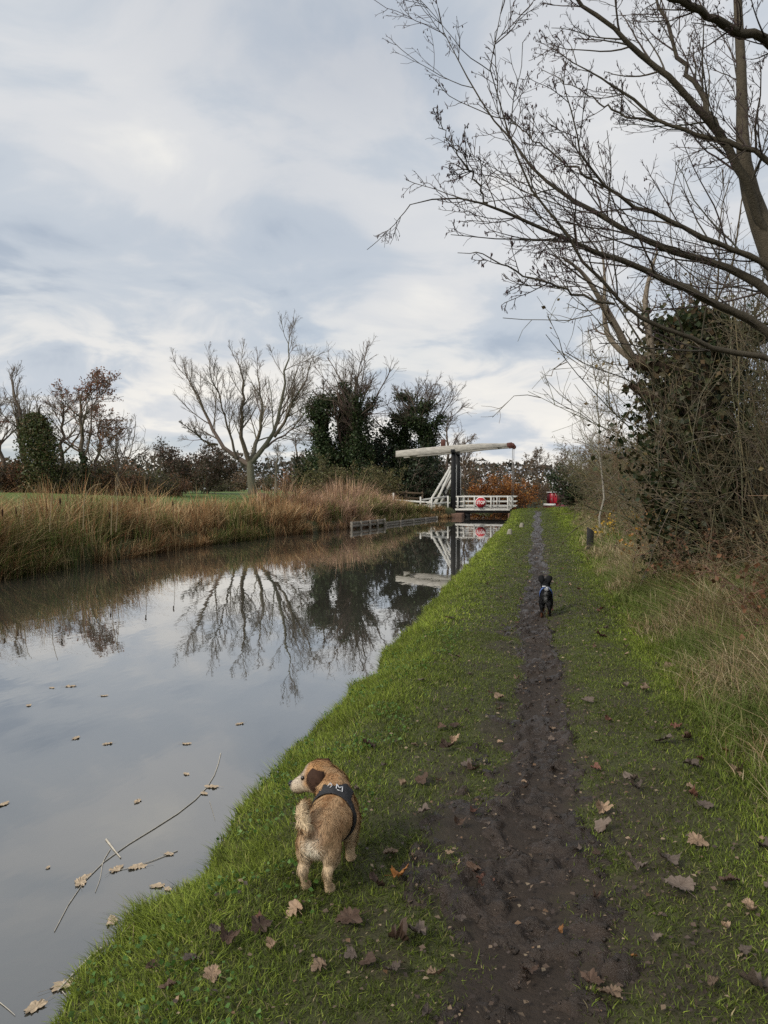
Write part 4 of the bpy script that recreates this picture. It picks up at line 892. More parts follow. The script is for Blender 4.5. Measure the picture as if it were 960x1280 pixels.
# ------------------------------------------------------------------ moored boats round the bend
def narrowboat(label, loc, rz, hull, cab, band, Ln=13.0, w=1.9):
    t = thing('narrowboat', label, 'boat', loc, rz, None); hw = w / 2
    a = Acc(); V = []
    for y, s_, zt in ((0, .8, .45), (.5, 1, .42), (Ln - 3, 1, .42), (Ln - 1, .7, .55), (Ln, .06, .75)):
        V += [(-hw * s_, y, zt), (-hw * s_ * .96, y, -.4), (hw * s_ * .96, y, -.4), (hw * s_, y, zt)]
    f = [(0, 3, 2, 1)] + [(k*4+j, k*4+4+j, k*4+5+j, k*4+1+j) for k in range(4) for j in range(3)] + [(k*4+3, k*4+7, k*4+4, k*4) for k in range(4)]
    a.add(V, None, f); a.make('hull', hull, t)
    a = Acc(); a.add([(-hw*.92, .9, .42), (hw*.92, .9, .42), (hw*.78, .9, 1.5), (-hw*.78, .9, 1.5), (-hw*.92, Ln-3.4, .42), (hw*.92, Ln-3.4, .42), (hw*.78, Ln-3.4, 1.5), (-hw*.78, Ln-3.4, 1.5)], None, [(0,1,2,3),(7,6,5,4),(0,4,5,1),(1,5,6,2),(2,6,7,3),(3,7,4,0)]); cabo = bevel(a.make('cabin', cab, t), .03)
    a = Acc(); a.box((-hw*.82, .75, 1.5), (hw*.82, Ln-3.2, 1.56)); bevel(a.make('roof', band, t), .02)
    a = Acc(); a.box((-hw*.72, -.05, .30), (hw*.72, .0, .50)) ; a.make('stern_band', band, t)
    for s_ in (-1, 1): a = Acc(); a.box((min(s_*.02, s_*.36), .86, .5), (max(s_*.02, s_*.36), .897, 1.42)); bevel(a.make('door', hull, t), .01)
    for k in range(4):
        for s_ in (-1, 1):
            a = Acc(); y = 2 + k * 1.9; a.beam((s_*hw*.862, y, 1.0), (s_*hw*.862, y + .8, 1.0), .03, .4); a.make('window', M_glassb, t)
    a = Acc(); a.beam((.12, .4, .45), (.12, .1, 1.0), .05, .05); a.make('tiller', M_steel, t)
    return t
M_glassb = material('boat glass', (.03, .035, .04), rough=.08, noise=0)
M_gb = material('grey green canvas', (.10, .13, .12), rough=.8, noise=.2)
M_cream = material('cream paint', (.55, .52, .44), rough=.5, noise=.1)
M_bred = material('boat red paint', (.33, .02, .035), rough=.35, noise=.12)
M_bdark = material('boat maroon', (.06, .012, .016), rough=.35, noise=.1)
g = P(687, 636, 70); narrowboat('red narrowboat with white band moored beyond the bridge', (g[0], g[1], WZ), R(-24), M_bred, M_bdark, M_signw, 12, 1.6)
g = P(704, 634, 84); narrowboat('grey green narrowboat with cream roof moored behind the red boat', (g[0], g[1], WZ), R(-30), M_gb, M_gb, M_cream, 13, 1.8)

# ------------------------------------------------------------------ dogs
def ell(c, r, rot=None):
    bm_ = bmesh.new(); bmesh.ops.create_icosphere(bm_, subdivisions=3, radius=1)
    V = np.array([v.co[:] for v in bm_.verts]) * np.array(r); f = np.array([[v.index for v in q.verts] for q in bm_.faces]); bm_.free()
    if rot is not None: V = V @ np.array(Matrix.Rotation(rot[1], 3, rot[0])).T
    return V + np.array(c), f
def cap(p, q, r0, r1, n=10):
    p = np.array(p, float); q = np.array(q, float); d = (q - p) / np.linalg.norm(q - p)
    ks = np.linspace(-1, 1, 5)
    pts = [p - d * r0 * math.cos(x) for x in np.linspace(.05, np.pi / 2, 5)] + [q + d * r1 * math.sin(x) for x in np.linspace(0, np.pi / 2 - .05, 5)]
    rad = [r0 * math.sin(x) for x in np.linspace(.05, np.pi / 2, 5)] + [r1 * math.cos(x) for x in np.linspace(0, np.pi / 2 - .05, 5)]
    V, f = tubes(np.array([pts]), np.array([rad]), n); m_ = len(V)
    V = np.concatenate([V, [pts[0], pts[-1]]]); i = np.arange(n); j = (i + 1) % n
    f3 = np.concatenate([np.stack([f[:, 0], f[:, 1], f[:, 2]], 1), np.stack([f[:, 0], f[:, 2], f[:, 3]], 1), np.stack([i * 0 + m_, j, i], 1), np.stack([i * 0 + m_ + 1, m_ - n + i, m_ - n + j], 1)])
    return V, f3
def flesh(parts, voxel, smooth=8):
    """one continuous skin over overlapping muscle volumes"""
    a = Acc()
    for V, f in parts: a.add(V, f)
    o = a.make('tmp', None); md_ = o.modifiers.new('r', 'REMESH'); md_.mode = 'VOXEL'; md_.voxel_size = voxel
    sm = o.modifiers.new('s', 'SMOOTH'); sm.factor = .5; sm.iterations = smooth
    bpy.context.view_layer.update()
    me_ = bpy.data.meshes.new_from_object(o.evaluated_get(bpy.context.evaluated_depsgraph_get())); bpy.data.objects.remove(o)
    V = np.zeros(len(me_.vertices) * 3, np.float32); me_.vertices.foreach_get('co', V); V = V.reshape(-1, 3)
    nn = np.zeros(len(V) * 3, np.float32); me_.vertices.foreach_get('normal', nn)
    F_ = [list(p.vertices) for p in me_.polygons]; f4 = np.array([q for q in F_ if len(q) == 4]); f3 = np.array([q for q in F_ if len(q) == 3]).reshape(-1, 3)
    bpy.data.meshes.remove(me_)
    return V.astype(float), nn.reshape(-1, 3).astype(float), f4, f3
def fur(V, Nn, f4, n, ln, wd, colf, flowf, rng, lift=.35, skip=None):
    tri = V[f4[:, :3]]; ar = np.linalg.norm(np.cross(tri[:, 1] - tri[:, 0], tri[:, 2] - tri[:, 0]), axis=1); fi = rng.choice(len(f4), n, p=ar / ar.sum())
    w = rng.dirichlet((1, 1, 1, 1), n)[:, :, None]; c = (V[f4[fi]] * w).sum(1); nr = (Nn[f4[fi]] * w).sum(1); nr /= np.linalg.norm(nr, axis=1, keepdims=True) + 1e-9
    if skip is not None: k = ~skip(c); c, nr = c[k], nr[k]; n = len(c)
    cw = np.stack([fbm(c[:, 0] * 70 + 9, (c[:, 1] + c[:, 2]) * 45 + 40, 71, 2), fbm(c[:, 0] * 70 + 50, (c[:, 1] - c[:, 2]) * 45 + 70, 72, 2), fbm(c[:, 1] * 60 + 50, (c[:, 0] + c[:, 2]) * 55 + 70, 73, 2)], 1) - .5
    fl = flowf(c) + cw * 3.0 + rng.normal(size=(n, 3)) * .15; fl -= nr * (fl * nr).sum(1, keepdims=True); fl /= np.linalg.norm(fl, axis=1, keepdims=True) + 1e-9
    lq = (ln(c) if callable(ln) else ln) * rng.uniform(.6, 1.3, n); s = np.cross(fl, nr)
    p1 = c + (fl * .55 + nr * lift) * (lq * .55)[:, None]; p2 = c + (fl + nr * lift * .7) * lq[:, None]
    V_ = np.stack([c - s * wd, c + s * wd, p1 - s * wd * .8, p1 + s * wd * .8, p2], 1).reshape(-1, 3); o = np.arange(n)[:, None] * 5
    cc = colf(c) * (1 + rng.normal(size=(n, 1)) * .17); cc = np.clip(cc, .003, .9)
    return V_, o + np.array([[2, 3, 4]]), o + np.array([[0, 1, 3, 2]]), np.repeat(cc, 5, axis=0)
M_fur = material('dog coat', rough=.65, noise=.12, nscale=60, vc=True, spec=.25)
M_dark = material('dark dog skin', (.012, .010, .010), rough=.35, noise=.2, nscale=60)
M_eye = material('dog eye', (.015, .008, .005), rough=.06, noise=0, spec=.8)
M_ear = material('dark brown ear fur', rough=.8, noise=.25, nscale=80, vc=True, spec=.15)
M_web = material('black webbing', (.018, .018, .021), rough=.6, noise=.3, nscale=90, bump=.3, bscale=300)
M_markw = material('reflective grey print', (.55, .56, .58), rough=.4, noise=.1, nscale=40)
def lerp(a, b, w): return a * (1 - w[:, None]) + np.asarray(b) * w[:, None]

rng = np.random.default_rng(501)
g = G(397, 1118, -.02); gz = float(zg(g[0], g[1])) - .004
dog = thing('dog', 'stocky tan dog in black harness with head turned toward the water', 'dog', (g[0], g[1], gz), R(-2))
def loft(sec, n=24):
    """closed body of elliptical rings (x, y, z, rx, rz) strung along y"""
    sec = resample(np.array(sec, float), 26); an = np.arange(n) * 2 * np.pi / n
    V = np.concatenate([np.stack([c[0] + np.cos(an) * c[3], 0 * an + c[1], c[2] + np.sin(an) * c[4]], 1) for c in sec] + [[sec[0, :3]], [sec[-1, :3]]])
    K = len(sec); i = np.arange(n); j = (i + 1) % n; f = []
    for k in range(K - 1): f += [np.stack([k*n + i, k*n + j, k*n + n + j], 1), np.stack([k*n + i, k*n + n + j, k*n + n + i], 1)]
    f += [np.stack([i * 0 + K*n, j, i], 1), np.stack([i * 0 + K*n + 1, (K-1)*n + i, (K-1)*n + j], 1)]
    return V, np.concatenate(f)
parts = [loft([(0, -.062, .205, .030, .030), (0, -.052, .203, .060, .060), (0, -.02, .203, .070, .074), (0, .03, .206, .075, .078), (0, .09, .208, .078, .080), (.002, .15, .208, .084, .088), (.004, .21, .208, .088, .098), (.005, .26, .208, .082, .095), (.004, .30, .205, .066, .080), (.004, .325, .205, .03, .04)]),
         ell((.004, .225, .255), (.062, .075, .050)),
         cap((.004, .225, .245), (-.030, .280, .290), .080, .070), cap((-.030, .280, .290), (-.080, .300, .316), .070, .062), ell((-.092, .300, .322), (.068, .066, .061)), ell((-.124, .285, .303), (.050, .054, .046)),
         cap((-.128, .281, .306), (-.178, .268, .282), .040, .029), cap((-.131, .281, .290), (-.170, .270, .268), .030, .020), ell((-.128, .268, .338), (.026, .026, .017))]
for s_ in (-1, 1):
    parts += [ell((s_ * .046, .018, .168), (.037, .062, .080)), cap((s_ * .050, .030, .130), (s_ * .048, -.030, .094), .032, .018), cap((s_ * .048, -.032, .094), (s_ * .045, -.010, .022), .0175, .0145), ell((s_ * .047, .006, .014), (.021, .030, .015)),
              cap((s_ * .060, .230, .19), (s_ * .058, .245, .10), .044, .028), cap((s_ * .058, .245, .10), (s_ * .056, .250, .022), .025, .019), ell((s_ * .056, .262, .014), (.023, .030, .015))]
tl = [(-.006, -.042, .240), (-.018, -.066, .262), (-.034, -.064, .286), (-.046, -.040, .308), (-.050, -.008, .318), (-.044, .022, .314)]
tr_ = [.022, .021, .022, .022, .019, .011]
for k in range(5): parts.append(cap(tl[k], tl[k + 1], tr_[k], tr_[k + 1]))
Vd, Nd, f4, f3 = flesh(parts, .0050, 10)
HX, HY, HZ = -.050, .300, .322           # skull centre
def headm(p):
    x, y, z = p.T; return sstep(.215, .24, y) * sstep(-.050, -.070, x) * sstep(.24, .26, z)
def tancol(p):
    x, y, z = p.T; n = len(p)
    c = np.tile([.52, .33, .175], (n, 1))
    st = fbm(x * 55, y * 16 + z * 9, 5, 3); c = lerp(c, [.33, .165, .07], np.clip((st - .45) * 3.4, 0, .85) * sstep(.19, .25, z) * (y < .26))
    c = lerp(c, [.58, .44, .28], sstep(.21, .12, z) * .85)                                     # paler flanks and legs
    c = lerp(c, [.74, .64, .50], np.clip(1.3 * np.exp(-(((x + .004) / .036) ** 2 + ((z - .172) / .062) ** 2)), 0, 1) * sstep(.03, .0, y))   # cream breeches
    tailm = (np.minimum.reduce([np.linalg.norm(p - np.array(q), axis=1) for q in tl[1:]]) < .036) & (y < .05) & (z > .27)
    c = lerp(c, [.64, .50, .32], (tailm & (y < -.02)) * .85); c = lerp(c, [.42, .26, .13], (tailm & (y >= -.02)) * .8)
    h = headm(p)
    c = lerp(c, [.40, .21, .085], h * .8)
    c = lerp(c, [.56, .48, .38], h * sstep(-.125, -.152, x) * .9)                              # greying muzzle
    c = lerp(c, [.58, .47, .34], h * sstep(.310, .285, z) * sstep(-.095, -.12, x) * .85)      # pale cheek
    c = lerp(c, [.20, .17, .15], h * sstep(-.186, -.200, x) * .7)
    c = lerp(c, [.12, .075, .045], np.exp(-(((x + .143) / .012) ** 2 + ((z - .326) / .011) ** 2)) * h * .8)
    c = lerp(c, [.03, .02, .015], np.exp(-(((x + .002) / .007) ** 2 + ((z - .226) / .008) ** 2)) * (y < -.03) * .95)
    return c
def tanflow(p):
    x, y, z = p.T; f = np.stack([x * 1.2, -1.0 + 0 * x, -.35 - .9 * sstep(.22, .12, z)], 1)
    f = np.where((headm(p) > .5)[:, None], np.array([1.0, -.2, -.35]), f)
    tm = ((y < .03) & (z > .285) & (x < .0))[:, None]; return np.where(tm, np.array([-.2, .5, .8]), f)
body = build('body', Vd, [f4] + ([f3] if len(f3) else []), M_fur, dog, tancol(Vd) * .95, True)
hmask = lambda p: (p[:, 2] < .318) & (headm(p) < .4) & (((p[:, 1] > .168) & (p[:, 1] < .190)) | ((p[:, 1] > .168) & (p[:, 1] < .232) & (p[:, 2] > .262) & (p[:, 0] > -.040) & (p[:, 0] < .068)))
a = Acc(); a.add(*fur(Vd, Nd, f4, 30000, lambda c: np.where(c[:, 2] < .08, .008, np.where((c[:, 0] < -.12),   .008, .026)),   .0013, tancol, tanflow, rng, .20, hmask))
tag(a.make('fur', M_fur, body), kind='stuff')
def patch(name, mat, parent, mask, off, V=Vd, Nn=Nd, f=f4):
    k = mask(V[f].mean(1)); fs = f[k]; ids, inv = np.unique(fs, return_inverse=True); inv = inv.reshape(fs.shape); n = len(ids)
    Vo = np.concatenate([V[ids] + Nn[ids] * off, V[ids] + Nn[ids] * (off - .006)])
    e = np.concatenate([inv[:, [0, 1]], inv[:, [1, 2]], inv[:, [2, 3]], inv[:, [3, 0]]]); key = set(map(tuple, e.tolist())); rim = np.array([q for q in key if (q[1], q[0]) not in key])
    return build(name, Vo, [inv, inv[:, ::-1] + n, np.stack([rim[:, 1], rim[:, 0], rim[:, 0] + n, rim[:, 1] + n], 1)], mat, parent, None, True)
har = patch('harness', M_web, dog, lambda p: hmask(p) & (p[:, 2] > .09), .011)
# print on the saddle: grey strokes
top = lambda x, y: float(Vd[np.argmax(np.where((np.abs(Vd[:, 0] - x) < .008) & (np.abs(Vd[:, 1] - y) < .008), Vd[:, 2], -1)), 2])
def stroke(pts, w=.0045):
    a = Acc()
    for (x0, y0), (x1, y1) in zip(pts[:-1], pts[1:]): a.beam((x0, y0, top(x0, y0) + .0125), (x1, y1, top(x1, y1) + .0125), w, .002)
    a.make('print', M_markw, har)
stroke([(.020, .178), (.016, .198), (.030, .186), (.040, .198), (.044, .178)], .004); stroke([(.023, .177), (.040, .178)], .003)
stroke([(-.018, .184), (-.010, .197), (.0, .187), (-.007, .179)], .0025)
# ears, eye, nose
def earshape(n=9, w=.036, h=.076, th=.005, curl=.35):
    V = []
    for k in range(n):
        t_ = k / (n - 1); ww = w * (math.sin(math.pi * (0.20 + .77 * t_)) ** .8)
        for j, s_ in enumerate((-1, -.5, 0, .5, 1)): V.append((s_ * ww, -th - curl * .03 * (1 - s_ * s_) - .012 * math.sin(t_ * 2.6), -h * t_ ** .95))
    V = np.array(V); i = np.arange(n - 1)[:, None] * 5 + np.arange(4)[None]; f = np.stack([i, i + 1, i + 6, i + 5], -1).reshape(-1, 4)
    V2 = V + np.array([0, th, 0]); return np.concatenate([V, V2]), np.concatenate([f, f[:, ::-1] + len(V)])
Ve, fe = earshape()
for (loc, rot) in (((-.076, .244, .366), (R(-2), R(14), R(6))), ((-.090, .345, .378), (R(30), R(5), R(185)))):
    o = build('ear', Ve, [fe], M_ear, dog, np.tile([.055, .030, .020], (len(Ve), 1)) * (1 + .5 * rng.normal(size=(len(Ve), 1)) * .3), True); o.location = loc; o.rotation_euler = rot
    sf = o.modifiers.new('thick', 'SOLIDIFY'); sf.thickness = .003
    a = Acc(); a.add(*fur(Ve, np.tile([0, -1.0, 0], (len(Ve), 1)), fe[:32], 1500, .012, .0008, lambda p: np.tile([.075, .042, .028], (len(p), 1)), lambda p: np.tile([0, 0, -1.0], (len(p), 1)), rng, .3)); tag(a.make('ear_fur', M_ear, o), kind='stuff')
def ball(name, c, r, mat, parent): V, f = ell((0, 0, 0), r); o = build(name, V, [f], mat, parent, None, True); o.location = c; return o
for fn_, sg in ((np.argmin, 1), (np.argmax, -1)):
    near_ = (np.abs(Vd[:, 0] + .143) < .008) & (np.abs(Vd[:, 2] - .326) < .008)
    ny = float(Vd[fn_(np.where(near_, Vd[:, 1], 9 * sg)), 1]); ball('eye', (-.143, ny + sg * .003, .326), (.0085, .0075, .0085), M_eye, dog)
nx = float(np.min(Vd[:, 0])); ball('nose', (nx + .004, .268, .289), (.013, .015, .012), M_dark, dog)

# black dog trotting away along the path
rng = np.random.default_rng(502)
g = G(681, 769, -.03); gz = float(zp(np.array([g[0]]), np.array([g[1]]))[0])
dog2 = thing('dog', 'small black dog with pricked ears trotting away along the mud path', 'dog', (g[0], g[1], gz), R(-4))
parts = [ell((.012, .0, .245), (.068, .085, .078)), ell((.006, .12, .245), (.070, .13, .076)), ell((0, .23, .245), (.070, .09, .085)), cap((0, .27, .28), (-.012, .32, .345), .058, .05), ell((-.015, .345, .365), (.058, .06, .052)), cap((-.015, .38, .355), (-.015, .44, .34), .032, .022)]
for s_, dy, lift in ((-1, -.035, .0), (1, .045, .0)):
    x = s_ * .045 + .012
    parts += [ell((x, .0, .185), (.036, .058, .075)), cap((x, .015, .15), (x, -.05 + dy * .5, .115), .034, .020), cap((x, -.05 + dy * .5, .115), (x, -.03 + dy, .022 + lift), .018, .014), ell((x, -.015 + dy, .013 + lift), (.018, .026, .013)),
              cap((s_ * .045, .25, .2), (s_ * .04, .25 - dy * 1.6, .10), .034, .022), cap((s_ * .04, .25 - dy * 1.6, .10), (s_ * .038, .26 - dy * 2.2, .018), .02, .014), ell((s_ * .038, .275 - dy * 2.2, .013), (.018, .026, .013))]
tl2 = [(.012, -.07, .285), (.016, -.105, .30), (.024, -.115, .335), (.030, -.09, .365)]
for k in range(3): parts.append(cap(tl2[k], tl2[k + 1], .026, .026 if k < 2 else .016))
Vb, Nb, b4, b3 = flesh(parts, .008, 5)
def blk(p):
    x, y, z = p.T; c = np.tile([.010, .010, .011], (len(p), 1))
    c = lerp(c, [.42, .42, .42], np.exp(-(((x - .016) / .016) ** 2)) * (y < -.03) * sstep(.13, .17, z) * sstep(.34, .30, z) * .6)
    c = lerp(c, [.50, .50, .50], ((z > .345) & (y < -.05)) * .9)
    c = lerp(c, [.14, .055, .025], sstep(.075, .04, z) * .85 * (np.abs(x - .06) > .02)); return c
body = build('body', Vb, [b4] + ([b3] if len(b3) else []), M_fur, dog2, blk(Vb), True)
a = Acc(); a.add(*fur(Vb, Nb, b4, 9000, lambda c: np.where(c[:, 2] < .1, .012, .028), .0016, blk, lambda p: np.stack([p[:, 0] * 2, -1 + 0 * p[:, 0], -.6 + 0 * p[:, 0]], 1), rng, .35)); tag(a.make('fur', M_fur, body), kind='stuff')
M_blue = material('blue harness', (.05, .10, .28), rough=.5, noise=.15)
patch('harness', M_blue, dog2, lambda p: (p[:, 1] > .19) & (p[:, 1] < .225) & (p[:, 2] > .15) & (p[:, 2] < .34), .014, Vb, Nb, b4)
a = Acc(); a.box((-.045, .18, .338), (.0, .20, .352)); bevel(a.make('tag', M_markw, dog2), .003)
Ve2, fe2 = earshape(9, .036, .098, .006, .5)
for s_ in (-1, 1):
    o = build('ear', Ve2, [fe2], M_ear, dog2, np.tile([.010, .010, .011], (len(Ve2), 1)), True); o.location = (-.015 + s_ * .058, .33, .462); o.rotation_euler = (R(-8), R(s_ * 16), 0); o.modifiers.new('thick', 'SOLIDIFY').thickness = .004

# ------------------------------------------------------------------ fallen leaves
rng = np.random.default_rng(601)
def leafmesh(seed, lobes=5, curl=.5, size=.11):
    rg = np.random.default_rng(seed); n = 40; an = np.linspace(0, 2 * np.pi, n, endpoint=False)
    prof = .56 + .22 * np.abs(np.cos(lobes * an / 2)) ** 1.3 + .04 * np.cos(an * 15) + rg.normal(size=n) * .05
    prof *= 1 - .35 * np.exp(-((an - np.pi * 1.5) / .28) ** 2)
    V = [np.zeros((1, 3))]
    for s_ in (.5, 1.0): V.append(np.stack([np.cos(an) * prof * s_, np.sin(an) * prof * s_, 0 * an], 1))
    V = np.concatenate(V) * size * .62; r = np.hypot(V[:, 0], V[:, 1]) / (size * .5)
    th = rg.uniform(0, np.pi); ax = V[:, 0] * math.cos(th) + V[:, 1] * math.sin(th); ay = -V[:, 0] * math.sin(th) + V[:, 1] * math.cos(th)
    V[:, 2] = curl * (ax ** 2 / size * 1.6 + .25 * np.abs(ay) - .35 * ay ** 2 / size) + rg.normal(size=len(V)) * size * .045 + .012 * size * np.sin(7 * np.arctan2(V[:, 1], V[:, 0]))
    i = np.arange(n); j = (i + 1) % n
    f3 = np.stack([i * 0, 1 + i, 1 + j], 1); f4_ = np.stack([1 + i, 1 + n + i, 1 + n + j, 1 + j], 1)
    st = np.array([[0, 0, 0], [.004, -.3, .02], [.0, -.75, .05]]) * size
    Vs, fs = tubes(st[None], np.full((1, 3), .0011), 3)
    return np.concatenate([V, Vs]), [f4_, f3, fs + len(V)]
LM = [leafmesh(700 + k, [5, 5, 3, 5, 4, 5, 1, 1, 3][k], [.35, .8, .5, 1.1, .2, 1.5, .6, .9, 1.3][k]) for k in range(9)]
for k, sq in ((6, (.55, 1.05, 1)), (7, (.45, .9, 1)), (8, (.7, 1, 1)), (3, (.75, 1, 1))): LM[k] = (LM[k][0] * np.array(sq), LM[k][1])
for k in (1, 4, 8):                               # torn leaves
    V = LM[k][0]; V[:, 0] = np.where(V[:, 0] > .018, .018 + (V[:, 0] - .018) * .15, V[:, 0])
LOOK = dict(tan=((.225, .155, .102), 'dry tan sycamore leaf lying'), brown=((.075, .046, .031), 'dark brown curled sycamore leaf lying'),
            grey=((.115, .088, .070), 'limp grey brown sycamore leaf lying wet'), orange=((.26, .115, .035), 'orange dead leaf lying'), red=((.10, .045, .030), 'red brown dead leaf lying'))
LMAT = {k: material(k + ' dead leaf', c, rough=.6, noise=.35, nscale=45, trans=.12, spec=.35, bump=.3, bscale=120) for k, (c, l) in LOOK.items()}
for m_ in LMAT.values():                           # every leaf weathers differently
    nt = m_.node_tree; bs = [q for q in nt.nodes if q.type == 'BSDF_PRINCIPLED'][0]; src = bs.inputs['Base Color'].links[0].from_socket
    oi = N('ShaderNodeObjectInfo'); mx = N('ShaderNodeMix', data_type='RGBA', blend_type='MULTIPLY'); mx.inputs[0].default_value = 1
    L(src, mx.inputs[6]); L(MATH('MULTIPLY_ADD', oi.outputs['Random'], .95, .75), mx.inputs[7]); L(mx.outputs[2], bs.inputs['Base Color'])
nt = W.node_tree
LDATA = {}
def leaf(x, y, look, sz, z=0.015, label=None, wide=None):
    k = int(rng.integers(9)); sz = sz * .88; key = (k, look)
    if key not in LDATA:
        o = build('fallen_leaf', LM[k][0], LM[k][1], LMAT[look], None, None, True); LDATA[key] = o.data
    else: o = bpy.data.objects.new('fallen_leaf', LDATA[key]); COL.objects.link(o)
    o.location = (float(x), float(y), float(zg(x, y)) + z + .012 * sz); o.scale = (sz * rng.uniform(.7, 1.1), sz * rng.uniform(.75, 1.1), sz * rng.uniform(.6, 1.25))
    o.rotation_euler = (R(rng.normal() * 16), R(rng.normal() * 16), rng.uniform(0, 6.28))
    where = 'on grass beside the canal' if x < -.32 else ('on the mud path' if x < .30 else 'on grass beside the hedgerow')
    size_ = 'large' if sz >= 1.0 else ('small' if sz < .6 else 'medium sized')
    tag(o, label or f'{size_} {LOOK[look][1]} {where}', 'leaf', f'{size_} {look} leaves {where}'); return o
PX = [(461, 936, 'brown', 1.25), (568, 930, 'tan', 1.1), (558, 939, 'brown', 1.1), (624, 877, 'tan', 1.35), (370, 1143, 'tan', 1.05), (437, 1157, 'brown', 1.15), (470, 1112, 'brown', 1.1), (400, 1214, 'tan', .8), (752, 1017, 'tan', .95), (753, 1040, 'grey', 1.1), (789, 980, 'grey', 1.2), (794, 990, 'grey', 1.0), (831, 930, 'grey', 1.25), (858, 928, 'brown', 1.2), (846, 913, 'red', 1.0), (865, 963, 'grey', 1.1), (872, 1059, 'tan', 1.0), (833, 1083, 'grey', 1.1), (797, 1091, 'grey', 1.1), (850, 1116, 'grey', 1.3), (910, 1110, 'brown', 1.15), (908, 943, 'orange', .9), (922, 970, 'tan', 1.0), (950, 1246, 'grey', 1.15), (890, 1238, 'tan', .9), (793, 1203, 'orange', .45), (765, 1250, 'tan', .8), (664, 1222, 'brown', 1.0), (735, 880, 'grey', 1.15), (655, 866, 'tan', .7), (488, 1072, 'tan', .8), (325, 1165, 'brown', 1.0), (285, 1183, 'brown', .9), (270, 1170, 'grey', .6), (570, 1090, 'tan', .7), (545, 1226, 'tan', .75), (752, 797, 'red', 1.5), (738, 1236, 'brown', .8), (958, 1066, 'grey', 1.0), (700, 1172, 'orange', .5), (522, 1172, 'grey', 1.0), (498, 1184, 'brown', 1.0), (490, 1222, 'grey', 1.0), (562, 1072, 'tan', .5), (528, 980, 'brown', 1.0), (590, 968, 'brown', .9), (585, 962, 'grey', .9), (705, 915, 'grey', .7), (745, 965, 'red', .8), (690, 912, 'tan', .5), (866, 1000, 'red', .7), (880, 1012, 'grey', .9), (930, 905, 'orange', .6), (806, 866, 'tan', 1.1), (722, 1070, 'grey', .8), (820, 1180, 'grey', .7), (905, 1165, 'tan', .5), (930, 1195, 'grey', .6), (210, 1240, 'brown', .8), (240, 1205, 'grey', .8), (190, 1215, 'brown', .7), (265, 1225, 'tan', .6), (440, 1200, 'grey', .6), (340, 1190, 'tan', .6), (575, 1155, 'grey', .6), (640, 1130, 'tan', .45), (745, 1130, 'brown', .8), (610, 1035, 'grey', .5), (655, 985, 'tan', .4), (518, 935, 'tan', .5), (420, 1035, 'tan', .4), (505, 985, 'tan', .6), (555, 890, 'grey', .7), (530, 1020, 'grey', .7), (835, 835, 'tan', 1.0), (760, 905, 'red', .8), (780, 860, 'grey', .8)]
for x, y, lk, sz in PX:
    q = G(x, y, 0.0); q = G(x, y, float(zg(q[0], q[1]))); leaf(q[0], q[1], lk, sz)
q = G(497, 1100, 0); leaf(q[0], q[1], 'orange', 1.15, label='large bright orange brown leaf lying just behind the tan dog')
n = 120; vv = 2.0 + 14 * rng.uniform(0, 1, n) ** 1.6; uu = rng.uniform(-1.1, 1.5, n)
for x, y in zip(uu, vv): leaf(x, y, ['tan', 'grey', 'brown', 'red', 'grey'][int(rng.integers(5))], rng.uniform(.35, .85))
# fine litter of leaf scraps
a = Acc(); n = 9500; v = 1.5 + 24 * rng.uniform(0, 1, n) ** 1.8; u = rng.normal(size=n) * .75 + .1; k = (u > -1.3) & (u < 2.0); u, v = u[k], v[k]; n = len(u)
c = np.stack([u, v, zg(u, v) + .012 + rng.uniform(0, .012, n)], 1)
V_, f3 = leafquads(c, (.006 + (.022) * rng.uniform(0, 1, n) ** 1.6) * np.interp(v, [0, 25], [.9, 1.8]), rng, flat=.8, asp=.7, normal=np.tile([0, 0, 1.6], (n, 1)))
a.add(V_, f3, None, np.repeat(pick([[.19, .135, .088], [.10, .068, .048], [.06, .043, .034], [.28, .21, .135], [.15, .09, .05]], [2, 4, 5, 1, 1], n, rng), 4, axis=0))
tag(a.make('leaf_litter', M_litter), 'small scraps of dead leaf scattered over the towpath', 'leaf litter', kind='stuff')
# clods and small stones pressed in the mud
a = Acc(); n = 5000; v = 1.4 + 20 * rng.uniform(0, 1, n) ** 1.7; u = rng.normal(size=n) * .30; k = mudmask(u, v) > .5; u, v = u[k], v[k]; n = len(u)
oc = np.array([[1, 0, 0], [0, 1, 0], [-1, 0, 0], [0, -1, 0], [0, 0, .6], [0, 0, -.6]], float); fo_ = np.array([[0, 1, 4], [1, 2, 4], [2, 3, 4], [3, 0, 4], [1, 0, 5], [2, 1, 5], [3, 2, 5], [0, 3, 5]])
V_ = np.stack([u, v, zp(u, v) + .001], 1)[:, None] + oc[None] * (((.002) + .012 * rng.uniform(0, 1, n) ** 2.5)[:, None, None]) * rng.uniform(.6, 1.4, (n, 6, 1)) * np.interp(v, [0, 20], [1, 1.6])[:, None, None]
a.add(V_.reshape(-1, 3), (np.arange(n)[:, None, None] * 6 + fo_[None]).reshape(-1, 3), None, np.repeat(pick([[.042, .030, .022], [.070, .054, .042], [.026, .019, .014]], [3, 1, 4], n, rng), 6, axis=0))
tag(a.make('mud_clods', M_mud), 'clods and grit trodden into the mud path', 'mud', kind='stuff')

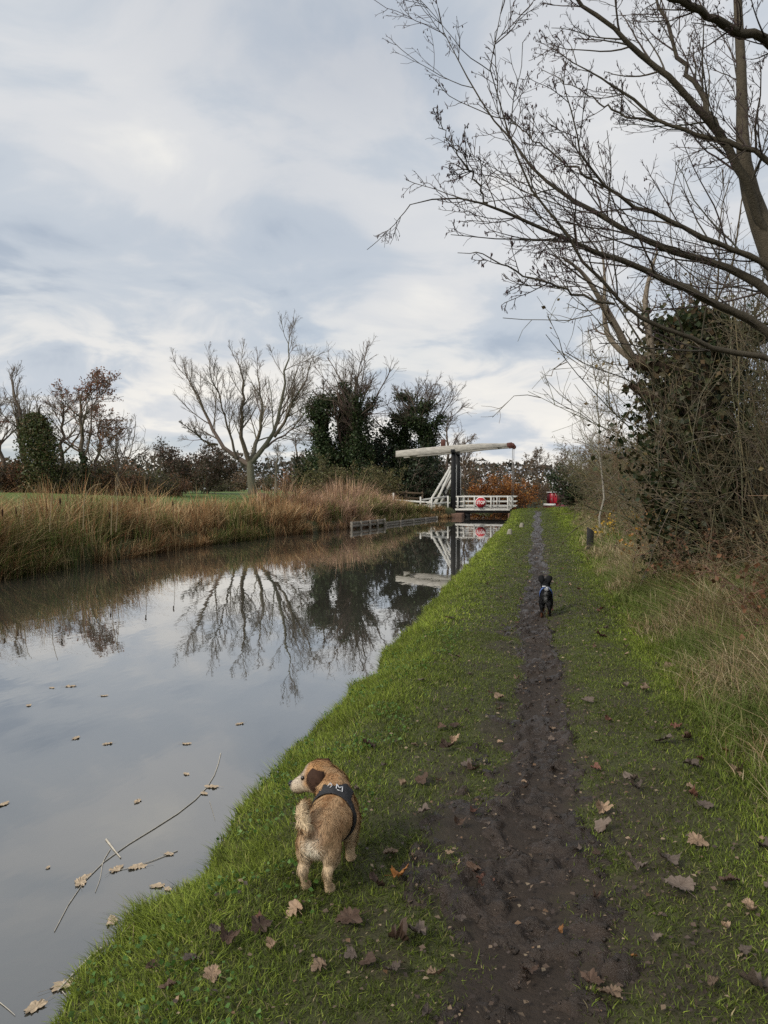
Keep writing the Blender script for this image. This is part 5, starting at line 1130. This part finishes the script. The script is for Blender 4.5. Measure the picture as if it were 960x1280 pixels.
# ------------------------------------------------------------------ things afloat on the canal
M_float = material('floating leaf', (.45, .35, .24), rough=.6, noise=.3, nscale=60)
M_stick = material('bleached stick', (.46, .42, .35), rough=.8, noise=.3, nscale=20)
FL = []
for k in range(3):
    V, f = leafmesh(800 + k, [7, 5, 3][k], .12); V = V * np.array([.55, 1, .5]); FL.append(None); FL[k] = build('floating_leaf', V, f, M_float, None, None, True)
fpx = [(95, 923, 1.0), (135, 930, .9), (233, 930, .9), (233, 968, .7), (172, 1002, .8), (3, 1006, 1.0), (197, 1108, .9), (210, 1112, .6), (140, 1152, 1.0), (45, 1259, 1.1), (88, 858, 1.2), (65, 860, .8), (36, 882, .9), (145, 1087, 1.0), (172, 1084, 1.1), (211, 1068, .7), (100, 1104, 1.1), (107, 1097, .8), (80, 1232, 1.3), (265, 984, 1.1), (255, 992, .8), (60, 1085, .4), (300, 905, .9), (130, 870, .9)]
for k, (x, y, sz) in enumerate(fpx):
    q = G(x, y, WZ); o = FL[k] if k < 3 else bpy.data.objects.new('floating_leaf', FL[k % 3].data)
    if k >= 3: COL.objects.link(o)
    o.location = (q[0], q[1], WZ + .004); o.scale = (sz * .85,) * 3; o.rotation_euler = (0, 0, k * 2.4); tag(o, 'pale oak leaf floating flat on the canal water', 'leaf', 'leaves floating on the canal')
def stick(label, pts, r, mat=M_stick):
    q = resample(np.array([G(x, y, WZ) for x, y in pts]), 12); q[:, 2] = WZ + .003; a = Acc(); a.tubes(q[None], (.6 * r * np.linspace(1, .5, 12))[None], 5); tag(a.make('floating_stick', mat), label, 'stick')
stick('long curved pale reed stem floating by the bank', [(276, 942), (272, 965), (262, 985), (235, 1012), (200, 1033), (165, 1052), (140, 1065), (115, 1085), (95, 1108), (80, 1140), (68, 1165)], .006)
stick('short forked twig crossing the long floating reed stem', [(138, 1062), (128, 1078), (126, 1098), (119, 1116)], .004)
stick('straight twig with leaves floating beside the long reed stem', [(222, 1064), (190, 1077), (160, 1086), (140, 1090)], .004)
stick('broad flat reed blade floating near the grassy bank', [(130, 1184), (112, 1198), (92, 1218), (72, 1240)], .011)
stick('stubby reed blade crossing the long floating reed stem', [(133, 1050), (142, 1062), (151, 1073)], .011)
stick('thin twig poking out from the bank below the reed blade', [(78, 1240), (88, 1252), (94, 1262)], .003)
stick('thin dark twig floating where bank grass overhangs', [(262, 1002), (266, 1015), (269, 1026)], .002)
stick('thin twig floating alone away from the other stems', [(0, 1254), (10, 1262), (19, 1270)], .003)

for o in COL.objects:
    if o.parent and o.name.split('.')[0] in ('crown', 'twigs', 'leaves', 'ivy', 'creepers'): o['kind'] = 'stuff'
